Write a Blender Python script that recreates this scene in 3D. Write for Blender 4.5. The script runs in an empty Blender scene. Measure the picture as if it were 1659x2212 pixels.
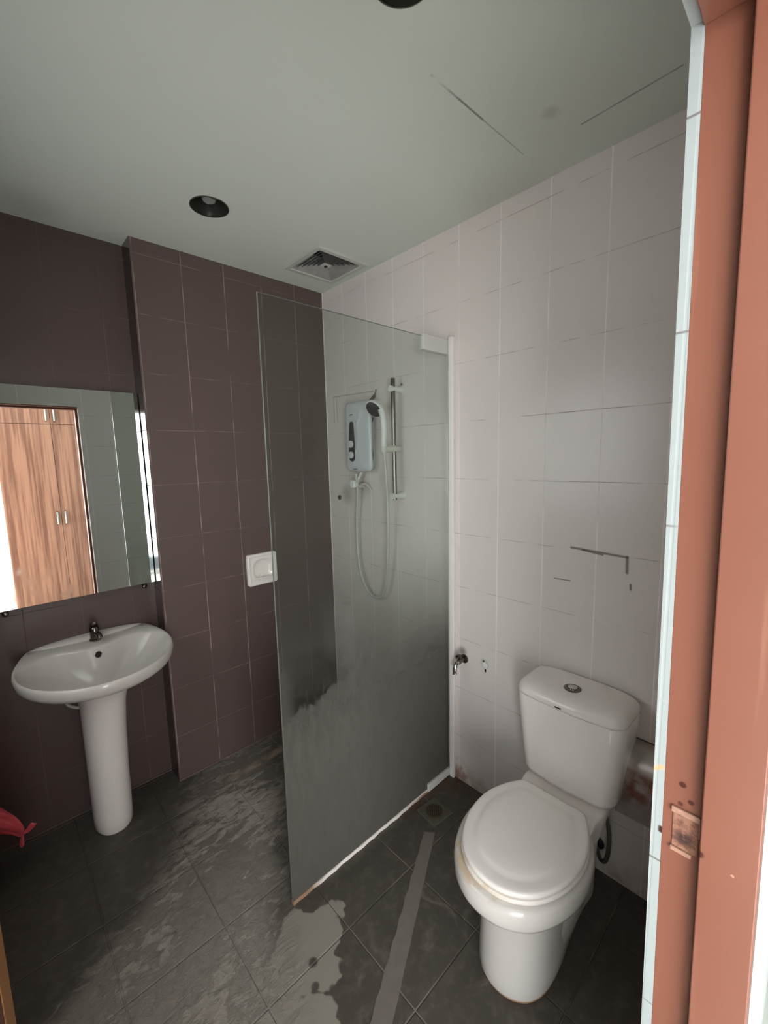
import bpy, bmesh, math, random
from mathutils import Vector, Matrix
random.seed(7)
PI = math.pi
SC = bpy.context.scene
COL = SC.collection

# ------------------------------------------------------------------ camera
YAW, PIT, ROL, FPX = 0.7559, -0.1293, -0.0238, 913.76
CAM = Vector((-1.5548, -2.1332, 1.588))
fw = Vector((math.sin(YAW)*math.cos(PIT), math.cos(YAW)*math.cos(PIT), math.sin(PIT)))
rt0 = Vector((math.cos(YAW), -math.sin(YAW), 0)); up0 = rt0.cross(fw)
rt = rt0*math.cos(ROL) + up0*math.sin(ROL)
up = up0*math.cos(ROL) - rt0*math.sin(ROL)
cd = bpy.data.cameras.new('camera'); cam = bpy.data.objects.new('camera', cd); COL.objects.link(cam)
M = Matrix((rt, up, -fw)).transposed().to_4x4(); M.translation = CAM
cam.matrix_world = M
cd.sensor_fit = 'HORIZONTAL'; cd.sensor_width = 36.0; cd.lens = FPX/1659*36.0
cd.clip_start = 0.01
SC.camera = cam

# ------------------------------------------------------------------ light and exposure
SC.view_settings.view_transform = 'Standard'; SC.view_settings.look = 'None'
SC.view_settings.gamma = 1.0; SC.view_settings.use_curve_mapping = False
SC.view_settings.exposure = 0.44
SC.cycles.max_bounces = 14; SC.cycles.diffuse_bounces = 6; SC.cycles.glossy_bounces = 6
SC.cycles.transmission_bounces = 8; SC.cycles.transparent_max_bounces = 12
SC.cycles.use_denoising = True
SC.cycles.sample_clamp_indirect = 6.0

W = bpy.data.worlds.new('sky'); SC.world = W; W.use_nodes = True
bg = W.node_tree.nodes['Background']; bg.inputs[0].default_value = (0.80, 0.95, 1.0, 1); bg.inputs[1].default_value = 0.9

def area(name, loc, direction, sx, sy, power, color):
    l = bpy.data.lights.new(name, 'AREA'); l.shape = 'RECTANGLE'; l.size = sx; l.size_y = sy
    l.energy = power; l.color = color
    o = bpy.data.objects.new(name, l); COL.objects.link(o); o.location = loc
    o.rotation_euler = Vector(direction).to_track_quat('-Z', 'Z').to_euler()
    return o
# daylight entering the bedroom: balcony window beside the wardrobe, and the side window
area('balcony_daylight', (-2.95, -4.32, 1.20), (0.12, 1, 0.0), 2.8, 2.1, 170, (0.97, 0.99, 1.0))
area('side_window_daylight', (-4.75, -3.0, 1.10), (1, 0.05, 0.0), 1.5, 1.3, 4, (0.95, 0.99, 1.0))
area('added_bathroom_fill', (-1.985, -0.72, 1.62), (1, -0.35, -0.45), 0.9, 1.0, 4.3, (1.0, 0.98, 0.97))  # added fill lamp that lifts the bathroom interior; no such window is known
sl = bpy.data.lights.new('sun', 'SUN'); sl.energy = 17; sl.angle = math.radians(1.5); sl.color = (1.0, 0.985, 0.96)
so = bpy.data.objects.new('sun', sl); COL.objects.link(so); so.rotation_euler = Vector((-0.06, 1.0, -1.20)).to_track_quat('-Z', 'Y').to_euler()

# ------------------------------------------------------------------ materials
def new_mat(name):
    m = bpy.data.materials.new(name); m.use_nodes = True
    nt = m.node_tree; b = nt.nodes['Principled BSDF']
    return m, nt, b
def lin(c):
    return tuple(((v/255)/12.92 if v/255 <= 0.04045 else (((v/255)+0.055)/1.055)**2.4) for v in c) + (1,)
class N:
    """tiny helper for node maths"""
    def __init__(s, nt): s.nt = nt
    def node(s, t, **k):
        n = s.nt.nodes.new(t)
        for a, v in k.items(): setattr(n, a, v)
        return n
    def put(s, sock, v):
        if hasattr(v, 'is_linked') or isinstance(v, bpy.types.NodeSocket): s.nt.links.new(v, sock)
        else: sock.default_value = v
    def m(s, op, a, b=0.0, c=None, clamp=False):
        n = s.node('ShaderNodeMath', operation=op, use_clamp=clamp)
        s.put(n.inputs[0], a); s.put(n.inputs[1], b)
        if c is not None: s.put(n.inputs[2], c)
        return n.outputs[0]
    def xyz(s):
        tc = s.node('ShaderNodeTexCoord'); g = s.node('ShaderNodeSeparateXYZ')
        s.nt.links.new(tc.outputs['Object'], g.inputs[0]); return tc.outputs['Object'], g.outputs[0], g.outputs[1], g.outputs[2]
    def noise(s, vec, scale, detail=4, rough=0.55, dist=0.0, mapping=None):
        if mapping:
            mp = s.node('ShaderNodeMapping'); s.nt.links.new(vec, mp.inputs[0])
            mp.inputs['Scale'].default_value = mapping.get('scale', (1, 1, 1))
            mp.inputs['Rotation'].default_value = mapping.get('rot', (0, 0, 0))
            mp.inputs['Location'].default_value = mapping.get('loc', (0, 0, 0)); vec = mp.outputs[0]
        n = s.node('ShaderNodeTexNoise'); s.nt.links.new(vec, n.inputs['Vector'])
        n.inputs['Scale'].default_value = scale; n.inputs['Detail'].default_value = detail
        n.inputs['Roughness'].default_value = rough; n.inputs['Distortion'].default_value = dist
        return n.outputs[0]
    def ramp(s, f, a, b):
        n = s.node('ShaderNodeMapRange', clamp=True, interpolation_type='SMOOTHSTEP')
        s.put(n.inputs[0], f); n.inputs[1].default_value = a; n.inputs[2].default_value = b
        n.inputs[3].default_value = 0; n.inputs[4].default_value = 1
        return n.outputs[0]
    def mix(s, f, a, b):
        n = s.node('ShaderNodeMix', data_type='RGBA'); s.put(n.inputs[0], f)
        s.put(n.inputs[6], a); s.put(n.inputs[7], b); return n.outputs[2]
    def grid(s, c, off, period, w):       # 1 on a joint line
        t = s.m('DIVIDE', s.m('SUBTRACT', c, off), period)
        f = s.m('ABSOLUTE', s.m('SUBTRACT', s.m('FRACT', s.m('ADD', t, 100.5)), 0.5))
        return s.m('LESS_THAN', f, w/2/period)
    def gridsoft(s, c, off, period, w):
        t = s.m('DIVIDE', s.m('SUBTRACT', c, off), period)
        f = s.m('ABSOLUTE', s.m('SUBTRACT', s.m('FRACT', s.m('ADD', t, 100.5)), 0.5))
        n = s.node('ShaderNodeMapRange', clamp=True); s.put(n.inputs[0], f)
        n.inputs[1].default_value = w*.3/period; n.inputs[2].default_value = w*.8/period
        n.inputs[3].default_value = 1; n.inputs[4].default_value = 0
        return n.outputs[0]
    def rect(s, a, a0, a1, b, b0, b1, soft=0.003):
        r = None
        for c, l, h in ((a, a0, a1), (b, b0, b1)):
            q = s.m('MULTIPLY', s.ramp(c, l-soft, l+soft), s.m('SUBTRACT', 1.0, s.ramp(c, h-soft, h+soft)))
            r = q if r is None else s.m('MULTIPLY', r, q)
        return r
    def seg(s, a, b, p, q, w):            # soft line between two points of the (a, b) plane
        px, py = p; dx, dy = q[0]-p[0], q[1]-p[1]; L2 = dx*dx+dy*dy
        u = s.m('SUBTRACT', a, px); v = s.m('SUBTRACT', b, py)
        t = s.m('DIVIDE', s.m('ADD', s.m('MULTIPLY', u, dx), s.m('MULTIPLY', v, dy)), L2, clamp=True)
        ex = s.m('SUBTRACT', u, s.m('MULTIPLY', t, dx)); ey = s.m('SUBTRACT', v, s.m('MULTIPLY', t, dy))
        d = s.m('SQRT', s.m('ADD', s.m('MULTIPLY', ex, ex), s.m('MULTIPLY', ey, ey)))
        return s.m('SUBTRACT', 1.0, s.ramp(d, w*0.3, w))
    def blob(s, vec, c, r, soft=0.5):
        n = s.node('ShaderNodeVectorMath', operation='DISTANCE'); s.nt.links.new(vec, n.inputs[0]); n.inputs[1].default_value = c
        return s.m('SUBTRACT', 1.0, s.ramp(n.outputs['Value'], r*(1-soft), r))
    def bump(s, h, strength, b, dist=0.01):
        n = s.node('ShaderNodeBump'); s.put(n.inputs['Height'], h); n.inputs['Strength'].default_value = strength
        n.inputs['Distance'].default_value = dist; s.nt.links.new(n.outputs[0], b.inputs['Normal'])

def plain(name, rgb, rough=0.5, metal=0.0, var=0.04, scale=18, coat=0.0, spec=0.5):
    m, nt, b = new_mat(name); h = N(nt); vec, x, y, z = h.xyz()
    n = h.noise(vec, scale, 3)
    c = lin(rgb); d = tuple(v*(1-var*2) for v in c[:3]) + (1,)
    h.put(b.inputs['Base Color'], h.mix(n, d, c))
    b.inputs['Roughness'].default_value = rough; b.inputs['Metallic'].default_value = metal
    b.inputs['Coat Weight'].default_value = coat; b.inputs['Specular IOR Level'].default_value = spec
    return m

Z0 = -0.017      # first tile course line
def wall_tile(name, base, axis, off, tw, vline, hline, rough, dirt, hoff=Z0, vshow=1.0, hshow=1.0, extra=None, hper=0.25):
    m, nt, b = new_mat(name); h = N(nt); vec, x, y, z = h.xyz()
    c = {'x': x, 'y': y}[axis]
    v = h.gridsoft(c, off, tw, 0.0030); r = h.gridsoft(z, hoff, hper, 0.0026)
    n1 = h.noise(vec, 5.5, 3); n2 = h.noise(vec, 9.0, 4, 0.6, mapping={'loc': (3, 1, 2)})
    big = h.noise(vec, 1.6, 3)
    base_c = h.mix(big, lin(tuple(q*0.98 for q in base)), lin(base))
    col = h.mix(h.m('MULTIPLY', h.m('MULTIPLY', v, vshow), h.ramp(n1, 0.34, 0.56)), base_c, lin(vline))
    col = h.mix(h.m('MULTIPLY', h.m('MULTIPLY', r, hshow), h.ramp(n2, 0.38, 0.60)), col, lin(hline))
    if extra: col = extra(h, vec, x, y, z, col)
    h.put(b.inputs['Base Color'], col)
    b.inputs['Roughness'].default_value = rough
    g = h.m('MAXIMUM', v, r)
    h.put(b.inputs['Roughness'], h.m('ADD', h.m('MULTIPLY', g, 0.4), h.m('ADD', rough, h.m('MULTIPLY', h.noise(vec, 14, 3), dirt))))
    h.bump(h.m('ADD', h.m('MULTIPLY', g, -1.0), 0.0), 0.2, b, 0.0015)
    return m

def white_extra(h, vec, x, y, z, col):
    # dark cracked joint, scratches and old fixing marks on the right wall
    for p, q, w in (((-1.49, 1.2400), (-1.6785, 1.2310), 0.0065), ((-1.6785, 1.232), (-1.680, 1.178), 0.0075),
                    ((-1.53, 1.2365), (-1.60, 1.228), 0.005), ((-1.4289, 1.1103), (-1.49, 1.1125), 0.0030),
                    ((-1.693, 1.138), (-1.694, 1.122), 0.006)):
        col = h.mix(h.m('MULTIPLY', h.seg(y, z, p, q, w), 0.75), col, lin((92, 80, 70)))
    # outline left by an older heater
    for p, q in (((-0.072, 1.945), (-0.42, 1.936)), ((-0.072, 1.945), (-0.075, 1.792)), ((-0.10, 1.928), (-0.103, 1.80))):
        col = h.mix(h.m('MULTIPLY', h.seg(y, z, p, q, 0.005), 0.42), col, lin((120, 110, 100)))
    col = h.mix(h.m('MULTIPLY', h.seg(y, z, (-0.09, 1.925), (-0.092, 1.80), 0.006), 0.5), col, lin((246, 244, 240)))
    # mouldy splashes, rust near the floor by the threshold
    n = h.noise(vec, 16, 4)
    col = h.mix(h.m('MULTIPLY', h.m('MULTIPLY', h.blob(vec, (0, -0.935, 0.0), 0.16, 0.8), h.ramp(n, 0.35, 0.6)), 0.8), col, lin((120, 72, 40)))
    col = h.mix(h.m('MULTIPLY', h.m('SUBTRACT', 1.0, h.ramp(z, 0.0, 0.13)), h.m('MULTIPLY', h.ramp(n, 0.30, 0.7), 0.55)), col, lin((132, 112, 92)))
    for c, r, k in (((0, -0.175, 1.375), 0.085, 0.4), ((0, -1.0, 0.672), 0.035, 0.7), ((0, -0.32, 1.42), 0.10, 0.3)):
        col = h.mix(h.m('MULTIPLY', h.blob(vec, c, r, 0.9), k), col, lin((84, 72, 62)))
    return col
M_WHITE = wall_tile('white_wall_tile', (224, 214, 209), 'y', -0.9807, 0.1992, (250, 248, 244), (128, 118, 110), 0.24, 0.02, vshow=0.65, hshow=0.55, extra=white_extra)
M_FRONT = wall_tile('white_front_wall_tile', (226, 223, 220), 'x', -0.70, 0.2, (252, 250, 246), (140, 132, 124), 0.16, 0.08, vshow=0.9, hshow=0.6)
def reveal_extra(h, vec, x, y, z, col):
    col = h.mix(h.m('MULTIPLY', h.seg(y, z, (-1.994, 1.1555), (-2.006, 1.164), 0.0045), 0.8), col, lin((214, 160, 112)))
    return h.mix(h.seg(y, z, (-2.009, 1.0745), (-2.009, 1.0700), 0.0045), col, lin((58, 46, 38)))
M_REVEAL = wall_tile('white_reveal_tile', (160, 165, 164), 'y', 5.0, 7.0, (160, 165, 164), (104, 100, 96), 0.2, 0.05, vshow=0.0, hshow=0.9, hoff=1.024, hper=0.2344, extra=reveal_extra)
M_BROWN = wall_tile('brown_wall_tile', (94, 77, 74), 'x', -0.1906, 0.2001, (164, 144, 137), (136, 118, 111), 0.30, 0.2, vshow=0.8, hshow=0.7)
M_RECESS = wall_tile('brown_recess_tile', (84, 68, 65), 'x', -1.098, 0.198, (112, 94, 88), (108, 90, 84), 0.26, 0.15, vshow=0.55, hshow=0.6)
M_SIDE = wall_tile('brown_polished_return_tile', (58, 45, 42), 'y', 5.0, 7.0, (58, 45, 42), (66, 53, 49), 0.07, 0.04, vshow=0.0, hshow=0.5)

def floor_mat():
    m, nt, b = new_mat('dark_floor_tile'); h = N(nt); vec, x, y, z = h.xyz()
    g = h.m('MAXIMUM', h.gridsoft(x, -0.5095, 0.3010, 0.0042), h.gridsoft(y, -1.1226, 0.3030, 0.0042))
    n = h.noise(vec, 3.0, 4); n2 = h.noise(vec, 26, 5, 0.65)
    col = h.mix(n, lin((68, 63, 57)), lin((82, 76, 69)))
    col = h.mix(h.m('MULTIPLY', h.ramp(n2, 0.45, 0.75), 0.35), col, lin((116, 108, 98)))
    col = h.mix(h.m('MULTIPLY', g, h.m('MULTIPLY', h.ramp(h.noise(vec, 4.2, 3), 0.40, 0.62), h.m('ADD', 0.12, h.m('MULTIPLY', h.ramp(x, -1.08, -0.80), 0.5)))), col, lin((140, 132, 120)))
    # smeared cement residue, streaked across the middle of the room
    st = h.noise(vec, 12.0, 9, 0.72, 0.7, mapping={'scale': (1.0, 2.5, 1), 'rot': (0, 0, -1.0)})
    wide = h.noise(vec, 2.7, 5, 0.6, 0.6, mapping={'scale': (1, 1, 1), 'loc': (2.3, 4.4, 0)})
    # band through (-0.75,-0.15) to (-1.35,-1.2)
    dd0 = h.m('ADD', h.m('ADD', x, h.m('MULTIPLY', y, -0.40)), 0.78)
    near = h.m('SUBTRACT', 1.0, h.ramp(y, -0.95, -0.30))
    d = h.m('SUBTRACT', h.m('ABSOLUTE', h.m('SUBTRACT', dd0, h.m('SUBTRACT', 0.07, h.m('MULTIPLY', near, 0.31)))), h.m('MULTIPLY', near, 0.22))
    band = h.m('MULTIPLY', h.m('SUBTRACT', 1.0, h.ramp(d, 0.08, 0.36)), h.m('SUBTRACT', 1.0, h.m('MULTIPLY', h.ramp(dd0, 0.22, 0.30), near)))
    f = h.m('MULTIPLY', h.ramp(h.m('ADD', h.m('MULTIPLY', st, 0.66), h.m('MULTIPLY', wide, 0.46)), 0.49, 0.61), band)
    smear = h.m('MULTIPLY', h.ramp(h.m('ADD', h.m('MULTIPLY', h.noise(vec, 5, 5, 0.6, 0.8), 0.45), h.m('MULTIPLY', band, 0.30)), 0.26, 0.50), h.m('MULTIPLY', band, h.m('ADD', 0.32, h.m('MULTIPLY', near, 0.36))))
    f = h.m('MAXIMUM', f, smear)
    mot = h.noise(vec, 34, 6, 0.7, 0.5)
    f = h.m('MULTIPLY', f, h.m('ADD', 0.35, h.m('MULTIPLY', mot, 1.0)), clamp=True)
    col = h.mix(f, col, lin((170, 162, 151)))
    # spilled smooth patch by the glass end
    wob = h.m('MULTIPLY', h.m('SUBTRACT', h.noise(vec, 7, 3), 0.5), 0.28)
    patch = None
    for cx, cy, r in ((-0.935, -1.02, 0.095), (-0.90, -1.06, 0.075), (-0.985, -1.13, 0.075), (-0.955, -1.19, 0.06), (-1.02, -1.24, 0.09), (-1.10, -1.20, 0.10), (-1.04, -1.08, 0.08)):
        dx = h.m('SUBTRACT', x, cx); dy = h.m('SUBTRACT', y, cy)
        dd = h.m('SQRT', h.m('ADD', h.m('MULTIPLY', dx, dx), h.m('MULTIPLY', dy, dy)))
        q = h.m('SUBTRACT', 1.0, h.ramp(h.m('ADD', dd, wob), r*0.88, r*1.02))
        patch = q if patch is None else h.m('MAXIMUM', patch, q)
    for cx, cy, r in ((-0.955, -1.118, 0.019), (-0.985, -1.175, 0.016)):
        q = h.m('SUBTRACT', 1.0, h.blob(vec, (cx, cy, 0), r, 0.5)); patch = h.m('MULTIPLY', patch, q)
    col = h.mix(h.m('MULTIPLY', patch, 0.85), col, lin((150, 143, 132)))
    # faint drying marks before the toilet
    dry = h.m('MULTIPLY', h.ramp(h.noise(vec, 6.5, 6, 0.6, 1.2), 0.55, 0.72), h.rect(x, -1.05, -0.45, y, -1.72, -1.15, 0.12))
    col = h.mix(h.m('MULTIPLY', dry, 0.35), col, lin((150, 140, 126)))
    # light stained line near the brown wall
    ln = h.m('MULTIPLY', h.seg(x, y, (-0.50, -0.155), (-0.80, -0.175), 0.035), h.ramp(h.noise(vec, 14, 4), 0.35, 0.6))
    col = h.mix(h.m('MULTIPLY', ln, 0.6), col, lin((170, 150, 130)))
    # rust at the glass threshold corner and around the toilet foot
    ru = h.m('MAXIMUM', h.blob(vec, (-0.02, -0.955, 0), 0.14, 0.8), h.m('MULTIPLY', h.seg(x, y, (-0.02, -0.94), (-0.34, -0.945), 0.035), 0.8))
    col = h.mix(h.m('MULTIPLY', ru, h.ramp(h.noise(vec, 20, 4), 0.30, 0.6)), col, lin((78, 54, 38)))
    h.put(b.inputs['Base Color'], col)
    h.put(b.inputs['Roughness'], h.m('ADD', 0.46, h.m('MULTIPLY', f, 0.35)))
    b.inputs['Specular IOR Level'].default_value = 0.35
    h.bump(h.m('ADD', h.m('MULTIPLY', f, h.m('MULTIPLY', mot, 1.4)), h.m('MULTIPLY', g, -0.5)), 0.9, b, 0.006)
    return m
M_FLOOR = floor_mat()

def ceil_mat():
    m, nt, b = new_mat('ceiling_paint'); h = N(nt); vec, x, y, z = h.xyz()
    col = h.mix(h.noise(vec, 1.3, 4), lin((206, 210, 200)), lin((214, 218, 208)))
    br = h.ramp(h.noise(vec, 7, 3), 0.25, 0.5)
    for p, q, w, k in (((-0.6206, -1.356), (-0.40, -1.362), 0.0045, 0.8), ((-0.40, -1.362), (-0.1809, -1.3689), 0.0030, 0.5),
                       ((-0.1709, -1.7967), (-0.166, -1.5471), 0.0050, 0.6)):
        col = h.mix(h.m('MULTIPLY', h.m('MULTIPLY', h.seg(x, y, p, q, w), k), br), col, lin((110, 106, 96)))
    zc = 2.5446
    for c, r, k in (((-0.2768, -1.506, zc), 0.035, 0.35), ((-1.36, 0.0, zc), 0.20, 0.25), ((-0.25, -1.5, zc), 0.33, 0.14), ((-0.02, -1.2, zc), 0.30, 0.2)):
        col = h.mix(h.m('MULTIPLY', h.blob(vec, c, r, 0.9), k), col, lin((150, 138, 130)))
    h.put(b.inputs['Base Color'], col); b.inputs['Roughness'].default_value = 0.85
    b.inputs['Specular IOR Level'].default_value = 0.2
    return m
M_CEIL = ceil_mat()

def glass_mat():
    m, nt, b = new_mat('shower_glass'); h = N(nt); vec, x, y, z = h.xyz()
    nt.nodes.remove(b); out = nt.nodes['Material Output']
    tr = h.node('ShaderNodeBsdfTransparent'); tr.inputs[0].default_value = (0.90, 0.93, 0.91, 1)
    gl = h.node('ShaderNodeBsdfGlossy'); gl.inputs['Roughness'].default_value = 0.03; gl.inputs['Color'].default_value = (0.9, 0.93, 0.92, 1)
    geo = h.node('ShaderNodeNewGeometry'); fr = h.node('ShaderNodeFresnel'); h.put(fr.inputs[0], h.m('ADD', 1.45, h.m('MULTIPLY', geo.outputs['Backfacing'], 1/1.45-1.45)))
    clear = h.node('ShaderNodeMixShader'); h.put(clear.inputs[0], fr.outputs[0]); nt.links.new(tr.outputs[0], clear.inputs[1]); nt.links.new(gl.outputs[0], clear.inputs[2])
    # dried soap film: scatters light, thick near the floor, thin towards the top
    df = h.node('ShaderNodeBsdfDiffuse'); tl = h.node('ShaderNodeBsdfTranslucent')
    n = h.noise(vec, 3.2, 5, 0.6, 0.6); st = h.noise(vec, 12, 6, 0.65, 0.2, mapping={'scale': (3.0, 1, 0.8)})
    zz = h.m('ADD', z, h.m('MULTIPLY', h.m('SUBTRACT', n, 0.5), 0.22))
    film = h.m('ADD', h.m('MULTIPLY', h.m('SUBTRACT', 1.0, h.ramp(zz, 0.55, 1.28)), 0.35), 0.03)
    film = h.m('ADD', film, h.m('MULTIPLY', h.m('SUBTRACT', 1.0, h.ramp(zz, 0.46, 0.90)), 0.46))
    # wiped window with ragged lower border
    edge = h.m('ADD', h.m('MULTIPLY', h.m('ADD', x, 0.88), 0.24), h.m('ADD', 0.700, h.m('MULTIPLY', h.m('SUBTRACT', h.noise(vec, 16, 6, 0.7, 0.4, mapping={'scale': (1.6, 1, 0.7)}), 0.5), 0.16)))
    above = h.ramp(h.m('SUBTRACT', z, edge), -0.006, 0.012)
    wip = h.m('MULTIPLY', above, h.m('SUBTRACT', 1.0, h.ramp(z, 0.80, 0.96)))
    wx = h.m('MULTIPLY', h.ramp(x, -0.905, -0.84), h.m('SUBTRACT', 1.0, h.ramp(h.m('ADD', x, h.m('MULTIPLY', h.m('SUBTRACT', st, 0.5), 0.5)), -0.66, -0.50)))
    wip = h.m('MULTIPLY', wip, wx)
    drip = h.m('MULTIPLY', h.ramp(h.noise(vec, 30, 4, 0.7, 0.0, mapping={'scale': (2.2, 1, 0.35)}), 0.60, 0.68), 0.5)
    film = h.m('MULTIPLY', film, h.m('SUBTRACT', 1.0, h.m('MULTIPLY', wip, h.m('SUBTRACT', 0.92, drip))))
    # streaks in the film below the border, denser foam just under it
    under = h.m('MULTIPLY', h.m('SUBTRACT', 1.0, h.ramp(h.m('SUBTRACT', z, edge), -0.03, 0.02)), h.m('SUBTRACT', 1.0, h.ramp(h.m('SUBTRACT', edge, z), 0.0, 0.35)))
    under = h.m('MULTIPLY', under, h.m('SUBTRACT', 1.0, h.ramp(x, -0.60, -0.35)))
    film = h.m('ADD', film, h.m('MULTIPLY', h.m('MULTIPLY', under, h.ramp(st, 0.35, 0.7)), 0.16))
    rnd = h.node('ShaderNodeTexVoronoi'); rnd.inputs['Scale'].default_value = 22; nt.links.new(vec, rnd.inputs['Vector'])
    spot = h.m('MULTIPLY', h.m('LESS_THAN', rnd.outputs['Distance'], 0.035), h.m('MULTIPLY', h.m('SUBTRACT', 1.0, h.ramp(z, 1.0, 1.5)), h.ramp(h.noise(vec, 9, 2), 0.5, 0.6)))
    film = h.m('MAXIMUM', film, h.m('MULTIPLY', spot, 0.9), clamp=True)
    fc = h.mix(st, lin((112, 109, 102)), lin((128, 125, 117)))
    h.put(df.inputs[0], fc); h.put(tl.inputs[0], fc)
    mf = h.node('ShaderNodeMixShader'); mf.inputs[0].default_value = 0.45; nt.links.new(df.outputs[0], mf.inputs[1]); nt.links.new(tl.outputs[0], mf.inputs[2])
    mx = h.node('ShaderNodeMixShader'); h.put(mx.inputs[0], film); nt.links.new(clear.outputs[0], mx.inputs[1]); nt.links.new(mf.outputs[0], mx.inputs[2])
    nt.links.new(mx.outputs[0], out.inputs[0])
    return m
M_GLASS = glass_mat()
M_GEDGE = plain('polished_glass_edge', (120, 124, 118), 0.3)

def mirror_mat():
    m, nt, b = new_mat('silvered_mirror'); h = N(nt); vec, x, y, z = h.xyz()
    spots = h.m('MULTIPLY', h.ramp(h.noise(vec, 7, 5), 0.55, 0.75), h.m('SUBTRACT', 1.0, h.ramp(z, 1.02, 1.30)))
    h.put(b.inputs['Base Color'], h.mix(h.m('MULTIPLY', spots, 0.35), (0.80, 0.86, 0.82, 1), (0.55, 0.58, 0.53, 1)))
    b.inputs['Metallic'].default_value = 1.0
    h.put(b.inputs['Roughness'], h.m('ADD', 0.008, h.m('MULTIPLY', spots, 0.16)))
    return m
M_MIRROR = mirror_mat()

def wood(name, a, c, rough, grain, axis='z', coat=0.0):
    m, nt, b = new_mat(name); h = N(nt); vec, x, y, z = h.xyz()
    sc = {'z': (1, 1, 0.028), 'y': (1, 0.05, 1)}[axis]
    n1 = h.noise(vec, grain, 5, 0.6, 0.35, mapping={'scale': sc}); n2 = h.noise(vec, grain*3.2, 4, 0.6, 0.1, mapping={'scale': sc, 'loc': (4, 2, 1)})
    f = h.m('ADD', h.m('MULTIPLY', h.ramp(n1, 0.40, 0.62), 0.65), h.m('MULTIPLY', n2, 0.35))
    h.put(b.inputs['Base Color'], h.mix(f, lin(a), lin(c)))
    b.inputs['Roughness'].default_value = rough; b.inputs['Coat Weight'].default_value = coat
    return m
M_WARD = wood('wardrobe_laminate', (198, 140, 116), (124, 76, 60), 0.34, 34)
def frame_mat():
    m, nt, b = new_mat('brown_painted_frame'); h = N(nt); vec, x, y, z = h.xyz()
    n = h.noise(vec, 3.5, 4); n2 = h.noise(vec, 30, 4, 0.6, 0.0, mapping={'scale': (1, 1, 0.06)})
    col = h.mix(n, lin((122, 75, 59)), lin((134, 85, 69)))
    col = h.mix(h.m('MULTIPLY', h.ramp(n2, 0.60, 0.75), 0.25), col, lin((194, 140, 116)))
    sp = h.node('ShaderNodeTexVoronoi'); sp.inputs['Scale'].default_value = 17; nt.links.new(vec, sp.inputs['Vector'])
    col = h.mix(h.m('MULTIPLY', h.m('LESS_THAN', sp.outputs['Distance'], 0.03), h.ramp(h.noise(vec, 6, 2), 0.55, 0.6)), col, lin((230, 190, 160)))
    for c, r, k in (((-0.93, -2.030, 1.152), 0.0055, 0.95), ((-0.93, -2.040, 1.132), 0.0045, 0.9), ((-0.93, -2.029, 1.124), 0.004, 0.8), ((-0.945, -2.0545, 1.079), 0.0065, 0.9)):
        col = h.mix(h.m('MULTIPLY', h.blob(vec, c, r, 0.5), k), col, lin((70, 34, 26)))
    h.put(b.inputs['Base Color'], col)
    b.inputs['Roughness'].default_value = 0.34
    return m
M_FRAME = frame_mat()
def latch_mat():
    m, nt, b = new_mat('chiselled_raw_wood'); h = N(nt); vec, x, y, z = h.xyz()
    n = h.noise(vec, 90, 4)
    col = h.mix(h.ramp(n, 0.35, 0.65), lin((150, 104, 84)), lin((102, 64, 50)))
    col = h.mix(h.m('MULTIPLY', h.blob(vec, (-0.928, -2.036, 1.077), 0.017, 0.8), h.ramp(n, 0.3, 0.5)), col, lin((58, 34, 28)))
    h.put(b.inputs['Base Color'], col); b.inputs['Roughness'].default_value = 0.8
    return m
M_LATCH = latch_mat()
M_CHIP = plain('chipped_paint_rim', (188, 140, 118), 0.7, var=0.3, scale=120)
M_LEAF = plain('brown_door_paint', (126, 78, 54), 0.4, var=0.08)
M_LEDGE = plain('orange_door_lipping', (190, 134, 80), 0.4, var=0.12, scale=40)
M_PAINT = plain('bedroom_white_paint', (226, 232, 232), 0.7, var=0.02)
M_BFLOOR = plain('bedroom_floor', (204, 203, 198), 0.6, var=0.05)

def porcelain(name, rgb, extra=None):
    m, nt, b = new_mat(name); h = N(nt); vec, x, y, z = h.xyz()
    col = h.mix(h.noise(vec, 4, 3), lin(tuple(v*0.975 for v in rgb)), lin(rgb))
    if extra: col = extra(h, vec, x, y, z, col)
    h.put(b.inputs['Base Color'], col); b.inputs['Roughness'].default_value = 0.13
    return m
M_PORC = porcelain('white_porcelain', (238, 230, 224))
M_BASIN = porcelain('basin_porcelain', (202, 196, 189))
def bowl_x(h, vec, x, y, z, col):
    n = h.noise(vec, 22, 4)
    foot = h.m('MULTIPLY', h.m('SUBTRACT', 1.0, h.ramp(h.m('ADD', z, h.m('MULTIPLY', n, 0.02)), 0.012, 0.026)), h.m('SUBTRACT', 1.0, h.ramp(x, -0.50, -0.35)))
    col = h.mix(h.m('MULTIPLY', foot, 0.9), col, lin((168, 120, 74)))
    rim = h.m('MULTIPLY', h.rect(z, 0.390, 0.402, y, -1.60, -1.42, 0.008), h.m('MULTIPLY', h.ramp(n, 0.42, 0.6), h.m('SUBTRACT', 1.0, h.ramp(x, -0.56, -0.45))))
    return h.mix(h.m('MULTIPLY', rim, 0.55), col, lin((196, 160, 104)))
M_BOWL = porcelain('toilet_bowl_porcelain', (214, 207, 201), bowl_x)
def seat_x(h, vec, x, y, z, col):
    n = h.noise(vec, 26, 4)
    r = h.m('MULTIPLY', h.m('SUBTRACT', 1.0, h.ramp(z, 0.4165, 0.4205)), h.m('MULTIPLY', h.ramp(n, 0.35, 0.6), h.m('SUBTRACT', 1.0, h.ramp(x, -0.6, -0.5))))
    return h.mix(h.m('MULTIPLY', h.m('MULTIPLY', r, h.ramp(y, -1.66, -1.55)), 0.6), col, lin((204, 178, 130)))
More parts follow.
